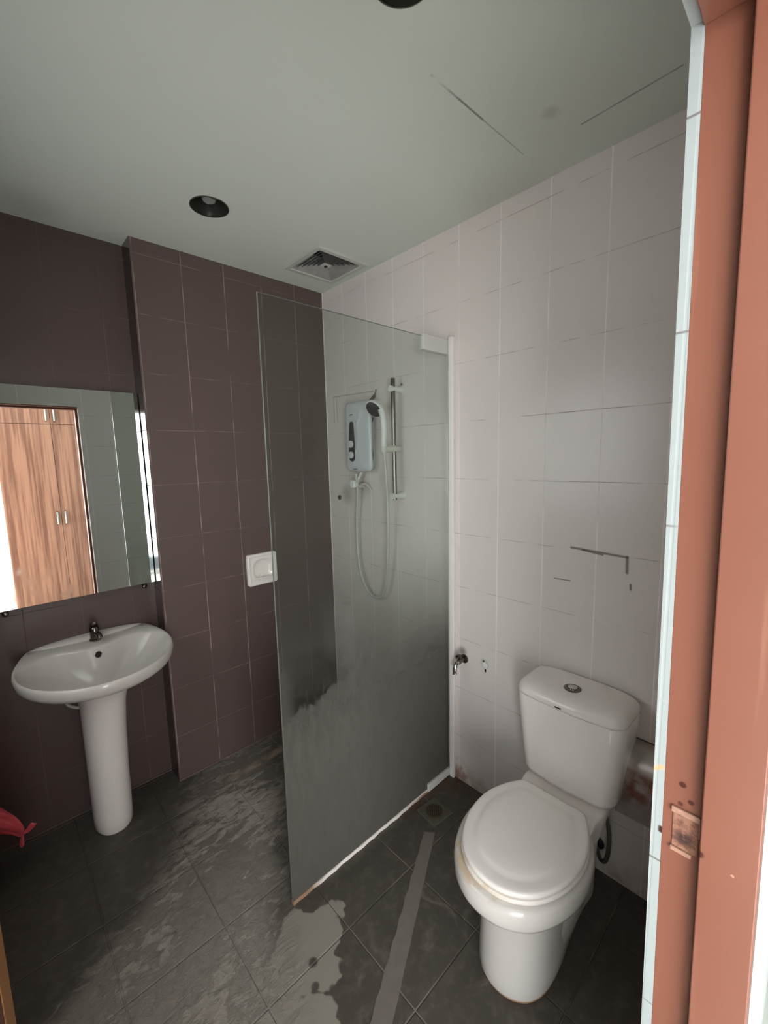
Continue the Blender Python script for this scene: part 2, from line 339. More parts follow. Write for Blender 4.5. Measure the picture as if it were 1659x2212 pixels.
M_SEAT = porcelain('toilet_seat_plastic', (242, 234, 228), seat_x); M_SEAT.node_tree.nodes['Principled BSDF'].inputs['Roughness'].default_value = 0.3
M_CHROME = plain('chrome', (205, 202, 198), 0.12, 1.0, 0.03)
M_DCHROME = plain('dulled_chrome', (120, 112, 106), 0.22, 1.0, 0.1, 60)
M_RAIL = plain('dulled_rail_chrome', (132, 126, 120), 0.16, 1.0, 0.1, 40)
M_BLACK = plain('black_plastic', (40, 38, 40), 0.35)
M_HEAT = plain('heater_white_plastic', (204, 205, 208), 0.25, var=0.01)
M_HSIDE = plain('heater_grey_casing', (168, 170, 168), 0.35, var=0.01)
M_WPLAS = plain('white_plastic', (226, 224, 222), 0.3, var=0.02)
M_OFFW = plain('yellowed_white_plastic', (206, 202, 192), 0.4, var=0.05)
M_PVC = plain('white_profile', (232, 226, 222), 0.35, var=0.02)
M_RUST = plain('rusty_corner', (120, 66, 38), 0.8, var=0.3, scale=60)
M_FITTING = plain('brushed_patch_fitting', (205, 202, 198), 0.4, 0.0, 0.02)
M_HOSE = plain('grey_plastic_hose', (200, 198, 192), 0.35)
M_STEELH = plain('braided_steel_hose', (140, 134, 128), 0.35, 0.7, 0.2, 200)
M_DARKREC = plain('dark_void', (22, 20, 18), 0.8)
M_CAN = plain('downlight_reflector', (112, 112, 104), 0.30, 0.85, 0.1)
M_BULB = plain('downlight_lens', (150, 152, 146), 0.3, 0.0, 0.1, 30)
M_VENT = plain('vent_plastic', (196, 196, 188), 0.45, var=0.06)
M_VBLADE = plain('vent_blade_plastic', (170, 166, 160), 0.5, var=0.2)
M_DRAIN = plain('dull_drain_plate', (104, 98, 88), 0.45, 0.3, 0.15, 30)
M_DRAINH = plain('drain_grate_brass', (96, 84, 60), 0.5, 0.4, 0.25, 90)
M_TAPE = plain('grey_residue', (118, 110, 102), 0.6, 0.0, 0.12, 30)
M_RED = plain('red_plastic_film', (232, 92, 104), 0.28, 0.0, 0.1, 30)
M_BIN = plain('dark_bin_plastic', (44, 38, 24), 0.5)
def seal_mat():
    m, nt, b = new_mat('stained_white_seal'); h = N(nt); vec, x, y, z = h.xyz()
    n = h.noise(vec, 18, 5)
    f = h.m('MAXIMUM', h.m('SUBTRACT', 1.0, h.ramp(h.m('ADD', x, h.m('MULTIPLY', n, 0.08)), -0.80, -0.72)),
            h.m('MULTIPLY', h.ramp(h.m('ADD', x, h.m('MULTIPLY', n, 0.15)), -0.33, -0.10), h.m('SUBTRACT', 1.0, h.ramp(z, 0.006, 0.014))))
    h.put(b.inputs['Base Color'], h.mix(f, lin((222, 214, 206)), lin((146, 116, 92))))
    b.inputs['Roughness'].default_value = 0.5
    return m
M_SEAL = seal_mat()
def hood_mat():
    m, nt, b = new_mat('brown_mottled_steel'); h = N(nt); vec, x, y, z = h.xyz()
    n = h.noise(vec, 18, 5); face = h.m('SUBTRACT', 1.0, h.ramp(h.m('ADD', z, h.m('MULTIPLY', n, 0.03)), 0.545, 0.568))  # mottled brown over the front flap, plain steel above, fading towards the lower edge
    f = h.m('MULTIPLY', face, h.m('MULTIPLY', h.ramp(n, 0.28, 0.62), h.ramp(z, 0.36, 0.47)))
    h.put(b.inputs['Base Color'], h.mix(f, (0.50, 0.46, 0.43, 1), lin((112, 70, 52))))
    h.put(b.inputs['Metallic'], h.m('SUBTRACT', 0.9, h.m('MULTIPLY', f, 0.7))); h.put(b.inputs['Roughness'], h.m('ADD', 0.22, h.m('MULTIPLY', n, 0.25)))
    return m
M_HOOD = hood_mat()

# ------------------------------------------------------------------ mesh helpers
def finish(name, bm, mat, parent=None, smooth=False, angle=40, bevel=0.0, seg=2, sub=0):
    bmesh.ops.recalc_face_normals(bm, faces=bm.faces[:])
    me = bpy.data.meshes.new(name); bm.to_mesh(me); bm.free()
    mats = mat if isinstance(mat, (list, tuple)) else [mat]
    for q in mats: me.materials.append(q)
    if smooth:
        me.shade_smooth()
        if angle < 180: me.set_sharp_from_angle(angle=math.radians(angle))
    o = bpy.data.objects.new(name, me); COL.objects.link(o)
    if bevel:
        md = o.modifiers.new('bevel', 'BEVEL'); md.width = bevel; md.segments = seg; md.limit_method = 'ANGLE'; md.angle_limit = math.radians(40)
    if sub:
        md = o.modifiers.new('sub', 'SUBSURF'); md.levels = sub; md.render_levels = sub
    if parent is not None:
        o.parent = parent; o.matrix_parent_inverse = parent.matrix_world.inverted()
    return o
def thing(name, label, cat, loc=(0, 0, 0), group=None):
    o = bpy.data.objects.new(name, None); COL.objects.link(o); o.empty_display_size = 0.05
    o.location = loc; o.matrix_world = Matrix.Translation(loc)
    o['label'] = label; o['category'] = cat
    if group: o['group'] = group
    return o
def tag(o, label, cat, group=None):
    o['label'] = label; o['category'] = cat
    if group: o['group'] = group
    return o
def struct(o): o['kind'] = 'structure'; return o
def bx(bm, x0, x1, y0, y1, z0, z1, mi=0):
    vs = [bm.verts.new((x, y, z)) for x in (x0, x1) for y in (y0, y1) for z in (z0, z1)]
    fs = [(0, 1, 3, 2), (4, 6, 7, 5), (0, 4, 5, 1), (2, 3, 7, 6), (0, 2, 6, 4), (1, 5, 7, 3)]
    out = []
    for f in fs:
        g = bm.faces.new([vs[i] for i in f]); g.material_index = mi; out.append(g)
    return out
def loft(bm, rings, cap0=True, cap1=True, closed=True, mi=0):
    R = [[bm.verts.new(p) for p in r] for r in rings]; n = len(R[0])
    for a, b in zip(R, R[1:]):
        for i in range(n if closed else n-1):
            j = (i+1) % n
            f = bm.faces.new((a[i], a[j], b[j], b[i])); f.material_index = mi
    if cap0: bm.faces.new(R[0][::-1]).material_index = mi
    if cap1: bm.faces.new(R[-1]).material_index = mi
    return R
def circ(c, u, v, r, n=24, ph=0.0):
    c = Vector(c); u = Vector(u).normalized(); v = Vector(v).normalized()
    return [c + u*(r*math.cos(ph+2*PI*i/n)) + v*(r*math.sin(ph+2*PI*i/n)) for i in range(n)]
def lathe(bm, origin, axis, prof, n=32, mi=0, cap0=True, cap1=True):
    """prof: (radius, distance along the axis)"""
    ax = Vector(axis).normalized(); o = Vector(origin)
    u = ax.orthogonal().normalized(); v = ax.cross(u)
    rings = [circ(o+ax*d, u, v, max(r, 1e-4), n) for r, d in prof]
    return loft(bm, rings, cap0, cap1, True, mi)
def tube(bm, pts, r, n=12, mi=0, cap=True):
    P = [Vector(p) for p in pts]; rs = r if isinstance(r, (list, tuple)) else [r]*len(P)
    rings = []; u = None
    for i, p in enumerate(P):
        t = (P[min(i+1, len(P)-1)] - P[max(i-1, 0)]).normalized()
        if u is None: u = t.orthogonal().normalized()
        else: u = (u - t*u.dot(t)).normalized()
        rings.append(circ(p, u, t.cross(u), rs[i], n))
    return loft(bm, rings, cap, cap, True, mi)
def spline(pts, k=8, closed=False):
    P = [Vector(p) for p in pts]; n = len(P); out = []
    for i in range(n if closed else n-1):
        if closed: a, b, c, d = P[(i-1) % n], P[i], P[(i+1) % n], P[(i+2) % n]
        else: a, b, c, d = P[max(i-1, 0)], P[i], P[i+1], P[min(i+2, n-1)]
        for j in range(k):
            t = j/k
            out.append(0.5*((2*b) + (c-a)*t + (2*a-5*b+4*c-d)*t*t + (3*b-a-3*c+d)*t**3))
    if not closed: out.append(P[-1])
    return out
def rbox(bm, x0, x1, y0, y1, z0, z1, r, axis='z', n=6, mi=0, taper=0.0):
    """box whose outline across 'axis' has rounded corners"""
    def outline(a0, a1, b0, b1, rr):
        p = []
        for cx, cy, s in ((a1-rr, b1-rr, 0), (a0+rr, b1-rr, 1), (a0+rr, b0+rr, 2), (a1-rr, b0+rr, 3)):
            for i in range(n+1):
                t = PI/2*(s+i/n); p.append((cx+rr*math.cos(t), cy+rr*math.sin(t)))
        return p
    if axis == 'z': rings = [[(a, b, z) for a, b in outline(x0, x1, y0, y1, r)] for z in (z0, z1)]
    elif axis == 'x': rings = [[(x, a, b) for a, b in outline(y0, y1, z0, z1, r)] for x in (x0, x1)]
    else: rings = [[(a, y, b) for a, b in outline(x0, x1, z0, z1, r)] for y in (y0, y1)]
    return loft(bm, rings, mi=mi)
def shear(bm, k=0.0105, z0=1.5):
    for v in bm.verts: v.co.y += k*(v.co.z-z0)
NEW = bmesh.new

# ------------------------------------------------------------------ the room
H = 2.5446
XL = -1.92                       # left wall plane
YF = -1.993                     # inner face of the wall with the door
DJ = -0.930                       # right side of the door opening
DL = -1.675
bm = NEW(); bx(bm, XL-0.1, 0.1, -2.10, 0.25, -0.08, 0.0)
struct(finish('floor', bm, M_FLOOR))

def holed_ceiling():
    """ceiling sheet with openings for the two downlights and the vent"""
    bm = NEW()
    def loop(pts):
        vs = [bm.verts.new(p) for p in pts]
        return [bm.edges.new((vs[i], vs[(i+1) % len(vs)])) for i in range(len(vs))]
    E = loop([(XL-0.1, -2.10, H), (0.1, -2.10, H), (0.1, 0.25, H), (XL-0.1, 0.25, H)])
    for cx, cy in DOWN: E += loop([(cx+0.068*math.cos(2*PI*i/40), cy+0.068*math.sin(2*PI*i/40), H) for i in range(40)])
    E += loop([(VX0+0.03, VY0+0.03, H), (VX1-0.03, VY0+0.03, H), (VX1-0.03, VY1-0.03, H), (VX0+0.03, VY1-0.03, H)])
    bmesh.ops.triangle_fill(bm, use_beauty=True, use_dissolve=False, edges=E)
    ex = bmesh.ops.extrude_face_region(bm, geom=bm.faces[:])
    for v in [g for g in ex['geom'] if isinstance(g, bmesh.types.BMVert)]: v.co.z += 0.10
    return bm
DOWN = [(-0.8215, -0.4305), (-0.844, -1.469)]
VX0, VX1, VY0, VY1 = -0.349, -0.042, -0.462, -0.156
struct(finish('ceiling', holed_ceiling(), M_CEIL))

bm = NEW(); bx(bm, 0.0, 0.1, -2.10, 0.1, -0.08, H+0.1)
struct(finish('wall_right', bm, M_WHITE))
bm = NEW()
bx(bm, -0.998, 0.0, 0.0, 0.22, -0.08, H+0.1)
for f in bm.faces:
    if f.calc_center_median().x < -0.99: f.material_index = 1
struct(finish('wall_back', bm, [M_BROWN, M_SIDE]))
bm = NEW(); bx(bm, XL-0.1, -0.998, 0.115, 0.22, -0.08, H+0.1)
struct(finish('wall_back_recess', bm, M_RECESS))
bm = NEW()      # left wall with an opening for the added, unseen fill window
for a in ((-2.1, -1.20, -0.08, H+0.1), (-0.24, 0.115, -0.08, H+0.1), (-1.20, -0.24, -0.08, 1.10), (-1.20, -0.24, 2.14, H+0.1)): bx(bm, XL-0.1, XL, *a)
struct(finish('wall_left', bm, M_BROWN))
bm = NEW()
YO = -2.1025
for a in ((DJ, 0.0, YO, YF, -0.08, H+0.1), (XL, DL-0.03, YO, YF, -0.08, H+0.1), (DL-0.03, DJ, YO, YF, 2.053, H+0.1)):
    for f in bx(bm, *a): pass
bmesh.ops.recalc_face_normals(bm, faces=bm.faces[:])
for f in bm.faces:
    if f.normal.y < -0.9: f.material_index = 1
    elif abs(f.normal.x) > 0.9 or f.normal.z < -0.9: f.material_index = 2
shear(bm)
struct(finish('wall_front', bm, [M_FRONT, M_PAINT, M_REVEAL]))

fill_win = bpy.data.objects.new('added_fill_window', None); COL.objects.link(fill_win); struct(fill_win)  # unseen window, added to go with the fill lamp
bm = NEW()
for a in ((-1.20, -1.165, 1.10, 2.14), (-0.275, -0.24, 1.10, 2.14), (-0.74, -0.70, 1.135, 2.105), (-1.165, -0.275, 1.10, 1.135), (-1.165, -0.275, 2.105, 2.14)): bx(bm, XL-0.06, XL-0.02, *a)
finish('window_frame', bm, M_WPLAS, fill_win)
# fine white bead where the wall tiles meet in the corner
bm = NEW(); bx(bm, -0.004, 0.0, -0.004, 0.0, 0, H)
struct(finish('trim_1', bm, M_PVC))
# loose mortar line along the foot of the brown wall
bm = NEW(); bx(bm, -0.998, -0.02, -0.006, 0.0, 0.0, 0.006)
struct(finish('trim_2', bm, plain('foot_grout', (128, 108, 100), 0.8, var=0.3, scale=30)))
bm = NEW(); bx(bm, -1.9, -1.0, 0.109, 0.115, 0.0, 0.006)
struct(finish('trim_3', bm, plain('foot_grout_recess', (110, 94, 88), 0.8, var=0.3, scale=30)))

# ---- door
door = bpy.data.objects.new('door_1', None); COL.objects.link(door); struct(door)
bm = NEW()
FT = 2.046
bx(bm, -0.9302, DJ+0.03, -2.05, -2.005, 0.0, FT+0.03)
bx(bm, -0.945, DJ+0.03, YO-0.004, -2.050, 0.0, FT+0.03)
bx(bm, DL-0.03, DL, -2.05, -2.005, 0.0, FT+0.03); bx(bm, DL-0.03, DL+0.015, YO-0.004, -2.050, 0.0, FT+0.03)
bx(bm, DL, -0.93, -2.05, -2.005, FT, FT+0.03); bx(bm, DL+0.015, -0.945, YO-0.004, -2.050, FT-0.015, FT+0.03)
shear(bm)
finish('door_frame', bm, M_FRAME, door, bevel=0.0015)
bm = NEW(); bx(bm, -0.9315, -0.929, -2.0465, -2.0175, 1.060, 1.112); shear(bm)
finish('latch_recess', bm, M_LATCH, door, bevel=0.001)
bm = NEW()
for a in ((-0.934, -0.930, -2.048, -2.016, 1.110, 1.118), (-0.934, -0.930, -2.040, -2.0165, 1.054, 1.060), (-0.934, -0.930, -2.0485, -2.0465, 1.088, 1.112)):
    bx(bm, *a)
shear(bm)
finish('latch_splinters', bm, M_CHIP, door, bevel=0.0008)
# the leaf, swung inwards beside the left wall
bm = NEW()
p0 = Vector((-1.672, -2.01, 0)); p1 = Vector((-1.6085, -1.283, 0)); d = (p1-p0).normalized(); nrm = Vector((-d.y, d.x, 0))
def slab(bm, a, b, z0, z1, t, mi=0):
    v = [bm.verts.new(q) for z in (z0, z1) for q in ((a.x, a.y, z), (b.x, b.y, z), (b.x+nrm.x*t, b.y+nrm.y*t, z), (a.x+nrm.x*t, a.y+nrm.y*t, z))]
    for f in ((3, 2, 1, 0), (4, 5, 6, 7), (0, 1, 5, 4), (1, 2, 6, 5), (2, 3, 7, 6), (3, 0, 4, 7)): bm.faces.new([v[i] for i in f]).material_index = mi
slab(bm, p0, p1-d*0.075, 0.012, 2.03, 0.036)
leaf = finish('door_leaf', bm, M_LEAF, door, bevel=0.0015)
bm = NEW(); slab(bm, p1-d*0.075-nrm*0.001, p1, 0.012, 2.03, 0.038)
finish('leaf_edge', bm, M_LEDGE, door, bevel=0.0015)

# ---- bedroom beyond the door (seen in the mirror)
BX0, BX1, BY0 = -4.65, 0.9, -4.25
bm = NEW(); bx(bm, BX0-0.1, BX1+0.1, BY0-0.1, -2.10, -0.08, 0.0)
struct(finish('floor_bedroom', bm, M_BFLOOR))
bm = NEW(); bx(bm, BX0-0.1, BX1+0.1, BY0-0.1, -2.10, 2.70, 2.80)
struct(finish('ceiling_bedroom', bm, M_PAINT))
bm = NEW()      # back wall with the balcony opening
WX0, WX1 = -4.35, -1.50
for a in ((BX0-0.1, WX0, BY0-0.1, BY0, 0, 2.7), (WX1, BX1+0.1, BY0-0.1, BY0, 0, 2.7), (WX0, WX1, BY0-0.1, BY0, 2.30, 2.7)): bx(bm, *a)
struct(finish('wall_bedroom_back', bm, M_PAINT))
bm = NEW()      # side wall with window opening
for a in ((BX0-0.1, BX0, BY0, -3.8, 0, 2.7), (BX0-0.1, BX0, -2.2, -2.1, 0, 2.7), (BX0-0.1, BX0, -3.8, -2.2, 0, 0.45), (BX0-0.1, BX0, -3.8, -2.2, 2.25, 2.7)): bx(bm, *a)
struct(finish('wall_bedroom_side', bm, M_PAINT))
bm = NEW(); bx(bm, BX1, BX1+0.1, BY0, -2.1, 0, 2.7)
struct(finish('wall_bedroom_right', bm, M_PAINT))
bm = NEW()      # the bedroom side of the dividing wall beyond the bathroom
for a in ((BX0, XL, -2.10, -2.0, 0, 2.7), (0.0, BX1+0.1, -2.10, -2.0, 0, 2.7), (XL, 0.0, YO, -2.09, H+0.1, 2.7)): bx(bm, *a)
struct(finish('wall_bedroom_front', bm, M_PAINT))
wnd = bpy.data.objects.new('window_1', None); COL.objects.link(wnd); struct(wnd)
bm = NEW()
for x in (WX0, (WX0+WX1)/2-0.025, WX1-0.05): bx(bm, x, x+0.05, BY0-0.07, BY0-0.02, 0, 2.30)
for z in (0.0, 2.25): bx(bm, WX0+0.05, WX1-0.05, BY0-0.07, BY0-0.02, z, z+0.05)
finish('window_frame', bm, M_WPLAS, wnd)

# ---- wardrobe
wd = thing('wardrobe', 'reddish wood-grain wardrobe with silver handles in the next room, seen in the mirror', 'wardrobe', (-0.93, -3.9, 0))
WY = -3.60
bm = NEW(); bx(bm, -1.425, -0.47, BY0+0.02, WY-0.021, 0.0, 2.58); finish('body', bm, M_WARD, wd)
MID = -0.956
for x0, x1, sg in ((-1.427, MID-0.002, -1), (MID+0.002, -0.47, 1)):
    bm = NEW(); bx(bm, x0, x1, WY-0.02, WY, 0.06, 2.022); dr = finish('door', bm, M_WARD, wd, bevel=0.001)
    hx = MID+sg*0.036
    bm = NEW(); tube(bm, [(hx, WY, 0.93), (hx, WY+0.022, 0.935), (hx, WY+0.025, 1.0), (hx, WY+0.022, 1.065), (hx, WY, 1.07)], 0.011, 10)
    finish('handle', bm, M_CHROME, dr, True)
    bm = NEW(); bx(bm, x0, x1, WY-0.02, WY, 2.028, 2.575); du = finish('upper_door', bm, M_WARD, wd, bevel=0.001)
    bm = NEW(); tube(bm, [(hx, WY, 2.06), (hx, WY+0.022, 2.065), (hx, WY+0.025, 2.12), (hx, WY+0.022, 2.19), (hx, WY, 2.195)], 0.011, 10)
    finish('handle', bm, M_CHROME, du, True)

# ------------------------------------------------------------------ shower glass
gy = -0.918
sg = thing('shower_screen', 'tall frameless glass shower screen clouded with dried soap, hinged at the white wall', 'shower screen', (-0.45, gy, 0))
bm = NEW(); bx(bm, -0.9065, -0.006, gy-0.004, gy+0.004, 0.014, 2.083)
for f in bm.faces:
    if abs(f.calc_center_median().x+0.9065) < 1e-3 or abs(f.calc_center_median().z-2.083) < 1e-3: f.material_index = 1
finish('glass_pane', bm, [M_GLASS, M_GEDGE], sg)
bm = NEW(); bx(bm, -0.174, -0.003, gy-0.014, gy+0.014, 2.028, 2.090); finish('top_pivot_fitting', bm, M_FITTING, sg, bevel=0.002)
bm = NEW(); bx(bm, -0.172, -0.003, gy-0.014, gy+0.014, 0.002, 0.040); finish('bottom_pivot_fitting', bm, M_FITTING, sg, bevel=0.002)
bm = NEW()
segs = 40
rings = []
for i in range(segs+1):
    x = -0.9075 + i*(0.735/segs); j = 0.0015*math.sin(i*1.7)+0.001*math.sin(i*0.6)
    hh = 0.0135; yy = gy-0.009+j
    rings.append([(x, yy, 0.0), (x, gy+0.008, 0.0), (x, gy+0.008, hh), (x, yy+0.002, hh)])
loft(bm, rings); finish('bottom_seal', bm, M_SEAL, sg)
bm = NEW(); bx(bm, -0.018, -0.0005, -0.960, -0.934, 0.0, 2.10)
st = finish('trim_4', bm, M_PVC, None, bevel=0.004); struct(st)

# ------------------------------------------------------------------ mirror
mr = thing('wall_mirror', 'frameless rectangular wall mirror above the basin reflecting the doorway', 'mirror', (-1.3, 0.1, 1.46))
MX0, MX1, MZ0, MZ1 = -1.66, -1.0015, 1.017, 1.902
bm = NEW(); rbox(bm, MX0, MX1, 0.080, 0.085, MZ0, MZ1, 0.004, 'y', 3)
for f in bm.faces:
    if abs(f.calc_center_median().y-0.0825) < 0.002: f.material_index = 1
finish('mirror_glass', bm, [M_MIRROR, plain('ground_mirror_edge', (176, 184, 178), 0.25)], mr)
bm = NEW(); bx(bm, MX0+0.03, MX1-0.018, 0.085, 0.115, MZ0+0.02, MZ1-0.02)
finish('backing_board', bm, M_DARKREC, mr)
for cx in (-1.546, -1.048):
    bm = NEW(); lathe(bm, (cx, 0.115, 1.004), (0, -1, 0), [(0.006, 0), (0.006, 0.028), (0.011, 0.029), (0.011, 0.036), (0.007, 0.041), (0.002, 0.042)], 16)
    c = finish('mounting_clip', bm, M_DCHROME, mr, True)
# the two clips stand under the lower edge
# ------------------------------------------------------------------ basin
BC = Vector((-1.281, -0.085))
_side = spline([(0.276, 0.0, 0), (0.272, 0.045, 0), (0.258, 0.100, 0), (0.238, 0.155, 0), (0.222, 0.195, 0)], 10)
def basin_outline(n=96, a=0.276, bf=0.318):
    """D-shaped outline seen from above: half-ellipse front, straight back with slanting corners"""
    pts = []
    for i in range(n):
        t = 2*PI*i/n; c, s_ = math.cos(t), math.sin(t)
        if t > PI: pts.append((BC.x+a*c, BC.y+bf*s_)); continue
        q = t if t <= PI/2 else PI-t; sg_ = 1 if t <= PI/2 else -1
        if q < PI/4:
            u = q/(PI/4)*(len(_side)-1); k = min(int(u), len(_side)-2); p = _side[k].lerp(_side[k+1], u-k)
        else:
            u = (q-PI/4)/(PI/4); p = Vector((0.222*(1-u), 0.195, 0))
        pts.append((BC.x+sg_*p.x, BC.y+p.y))
    return pts
sink = thing('pedestal_basin', 'white porcelain wash basin on a full pedestal below the mirror', 'basin', (-1.285, -0.04, 0))
def basin_mesh():
    bm = NEW(); n = 96
    out = basin_outline(n)
    # bowl opening: oval, its back pushed forward in the middle by the tap deck
    inn = []
    for i in range(n):
        t = 2*PI*i/n; c, s = math.cos(t), math.sin(t)
        if s <= 0: inn.append((BC.x+0.262*c, BC.y+0.303*s))
        else:
            k = 0.120 - 0.055*math.exp(-(c*0.262/0.11)**2)
            inn.append((BC.x+0.262*math.copysign(abs(c)**0.9, c), BC.y+k*min(1, 1.15*s)))
    bot = (BC.x+0.005, -0.13)
    def lerp(A, B, k): return [(a[0]+(b[0]-a[0])*k, a[1]+(b[1]-a[1])*k) for a, b in zip(A, B)]
    def sc(A, k, c=None):
        c = c or (BC.x, BC.y); return [(c[0]+(a[0]-c[0])*k, c[1]+(a[1]-c[1])*k) for a in A]
    zr = 0.805
    def ztop(p):      # gentle rise to the raised back ledge
        return zr + 0.014*max(0.0, min(1.0, (p[1]-BC.y)/0.15))
    rings = []
    # underside from pedestal up to the rim
    for k, z in ((0.26, 0.615), (0.30, 0.640), (0.42, 0.672), (0.62, 0.700), (0.82, 0.728), (0.93, 0.746), (0.97, 0.757)):
        rings.append([(p[0], p[1] if True else 0, z) for p in sc(out, k, (BC.x, -0.045))])
    rings.append([(p[0], p[1], 0.768) for p in sc(out, 0.988)])
    rings.append([(p[0], p[1], ztop(p)-0.012) for p in sc(out, 1.002)])
    rings.append([(p[0], p[1], ztop(p)-0.003) for p in sc(out, 0.992)])
    rings.append([(p[0], p[1], ztop(p)) for p in sc(out, 0.980)])
    rings.append([(p[0], p[1], ztop(p)-0.0005) for p in lerp(sc(out, 0.980), inn, 0.5)])
    rings.append([(p[0], p[1], ztop(p)-0.003) for p in lerp(sc(out, 0.980), inn, 0.85)])
    prof = [(1.0, 0.006), (0.98, 0.011), (0.93, 0.023), (0.86, 0.042), (0.74, 0.072), (0.58, 0.101), (0.40, 0.120), (0.22, 0.128), (0.10, 0.131)]
    for k, dz in prof:
        rings.append([(p[0], p[1], ztop(p)-dz) for p in sc(inn, k, bot)])
    rings.append([(p[0], p[1], zr-0.1315) for p in sc(inn, 0.085, bot)])
    loft(bm, rings, True, True)
    return bm
from mathutils.bvhtree import BVHTree
_bb = basin_mesh(); bmesh.ops.recalc_face_normals(_bb, faces=_bb.faces[:]); _bb.normal_update(); _bv = BVHTree.FromBMesh(_bb)
finish('basin', _bb, M_BASIN, sink, True, 60)
bm = NEW()      # raised ledge along the back edge
rings = []
for i in range(41):
    u = -1+2*i/40; x = BC.x+0.222*u; hgt = 0.024*(1-abs(u)**2.2)**0.6 if abs(u) < 1 else 0.0
    y0 = 0.112; th = 0.034*(1-abs(u)**2)+0.003
    zb = 0.812
    rings.append([(x, y0-th-0.012, zb), (x, y0-th, zb+hgt*0.75), (x, y0-th*0.6, zb+hgt), (x, y0, zb+hgt), (x, y0, zb-0.02), (x, y0-th-0.012, zb-0.02)])
loft(bm, rings); finish('back_ledge', bm, M_BASIN, sink, True, 50)
bm = NEW()
def ped_ring(z, rx, ryf, cx, cy):
    p = []
    for i in range(48):
        t = 2*PI*i/48; c, s = math.cos(t), math.sin(t)
        y = cy + (ryf*s if s < 0 else 0.085*min(1, 1.6*s))
        p.append((cx+rx*math.copysign(abs(c)**0.85, c), y, z))
    return p
rings = [ped_ring(z, rx, rf, cx, -0.035) for z, rx, rf, cx in
         ((0.0, 0.066, 0.088, -1.287), (0.012, 0.073, 0.094, -1.287), (0.06, 0.074, 0.095, -1.287), (0.25, 0.0755, 0.096, -1.285), (0.45, 0.0795, 0.098, -1.281),
          (0.57, 0.0845, 0.102, -1.277), (0.61, 0.092, 0.110, -1.275), (0.64, 0.106, 0.124, -1.275), (0.668, 0.126, 0.148, -1.275))]
loft(bm, rings); finish('pedestal', bm, M_PORC, sink, True, 60)
bm = NEW()      # overflow hole: dark dimple with a chrome ring
_h = _bv.ray_cast(Vector((-1.274, -0.20, 0.778)), Vector((0, 1, 0)))
oc = _h[0]; on = _h[1] if _h[1].y < 0 else -_h[1]
lathe(bm, oc, on, [(0.0125, -0.004), (0.0135, 0.0005), (0.012, 0.0015), (0.0105, 0.0006), (0.0105, -0.001)], 24)
finish('overflow_ring', bm, M_DCHROME, sink, True)
bm = NEW(); lathe(bm, oc, on, [(0.0108, -0.002), (0.0108, 0.0009), (0.0005, 0.0010)], 20)
finish('overflow_hole', bm, M_DARKREC, sink)
bm = NEW(); lathe(bm, (BC.x+0.005, -0.13, 0.6735), (0, 0, 1), [(0.021, 0), (0.021, 0.003), (0.016, 0.004), (0.015, 0.002), (0.001, 0.001)], 24)
finish('waste', bm, M_DCHROME, sink, True)
bm = NEW(); tube(bm, spline([(-1.405, 0.105, 0.60), (-1.395, 0.06, 0.568), (-1.375, 0.03, 0.555), (-1.345, 0.0, 0.558), (-1.31, -0.01, 0.60)], 6), 0.0065, 10)
finish('supply_hose', bm, M_OFFW, sink, True)
# tap
tp = thing('basin_mixer_tap', 'small dark chrome lever tap at the back of the wash basin', 'tap', (-1.268, 0.052, 0.822))
TX, TY, TZ = -1.2675, 0.052, 0.8175
bm = NEW(); lathe(bm, (TX, TY, TZ), (0, 0, 1), [(0.0225, 0), (0.0225, 0.005), (0.018, 0.008), (0.0180, 0.035), (0.0175, 0.055), (0.014, 0.060), (0.001, 0.062)], 28)
finish('tap_body', bm, M_DCHROME, tp, True)
bm = NEW(); tube(bm, spline([(TX, TY-0.008, TZ+0.030), (TX+0.005, TY-0.030, TZ+0.034), (TX+0.009, TY-0.050, TZ+0.032), (TX+0.010, TY-0.058, TZ+0.022)], 6), 0.0100, 14)
finish('spout', bm, M_DCHROME, tp, True)
bm = NEW(); tube(bm, [(TX, TY, TZ+0.060), (TX, TY+0.004, TZ+0.072), (TX-0.001, TY-0.008, TZ+0.078), (TX-0.001, TY-0.022, TZ+0.082)], [0.015, 0.014, 0.010, 0.006], 14)
finish('lever', bm, M_DCHROME, tp, True)

# ------------------------------------------------------------------ toilet
toilet = thing('toilet', 'white close-coupled toilet with a closed lid, standing against the white tiled wall', 'toilet', (-0.36, -1.566, 0))
CY = -1.566
half = [(0.0, 0.0), (0.0, 0.06), (0.0, 0.100), (0.018, 0.117), (0.06, 0.142), (0.12, 0.164), (0.175, 0.1715), (0.24, 0.167), (0.30, 0.149), (0.35, 0.122), (0.385, 0.086), (0.406, 0.044)]
pts = [(u, w) for u, w in half] + [(0.412, 0.0)] + [(u, -w) for u, w in half[:0:-1]]
SP = [(p.x, p.y) for p in spline([(u, w, 0) for u, w in pts], 8, True)]
def seat_ring(k, z, hinge=-0.257, cu=0.21, dy=0.003):
    r = []
    for u, w in SP:
        uu = cu+(u-cu)*k; ww = w*k
        r.append((hinge-uu, CY+dy+ww, z))
    return r
bm = NEW()
rings = [seat_ring(k, z) for k, z in ((0.985, 0.4175), (0.997, 0.4185), (1.0, 0.422), (0.998, 0.4275), (0.985, 0.4315), (0.96, 0.433), (0.90, 0.4340), (0.84, 0.4345), (0.80, 0.4350), (0.76, 0.4375), (0.72, 0.4392), (0.55, 0.4405), (0.3, 0.441), (0.1, 0.4412))]
loft(bm, rings); finish('seat_lid', bm, M_SEAT, toilet, True, 60)
bm = NEW()
rings = [seat_ring(k, z) for k, z in ((0.97, 0.400), (1.008, 0.4012), (1.018, 0.405), (1.018, 0.411), (1.010, 0.4155), (0.99, 0.4162))]
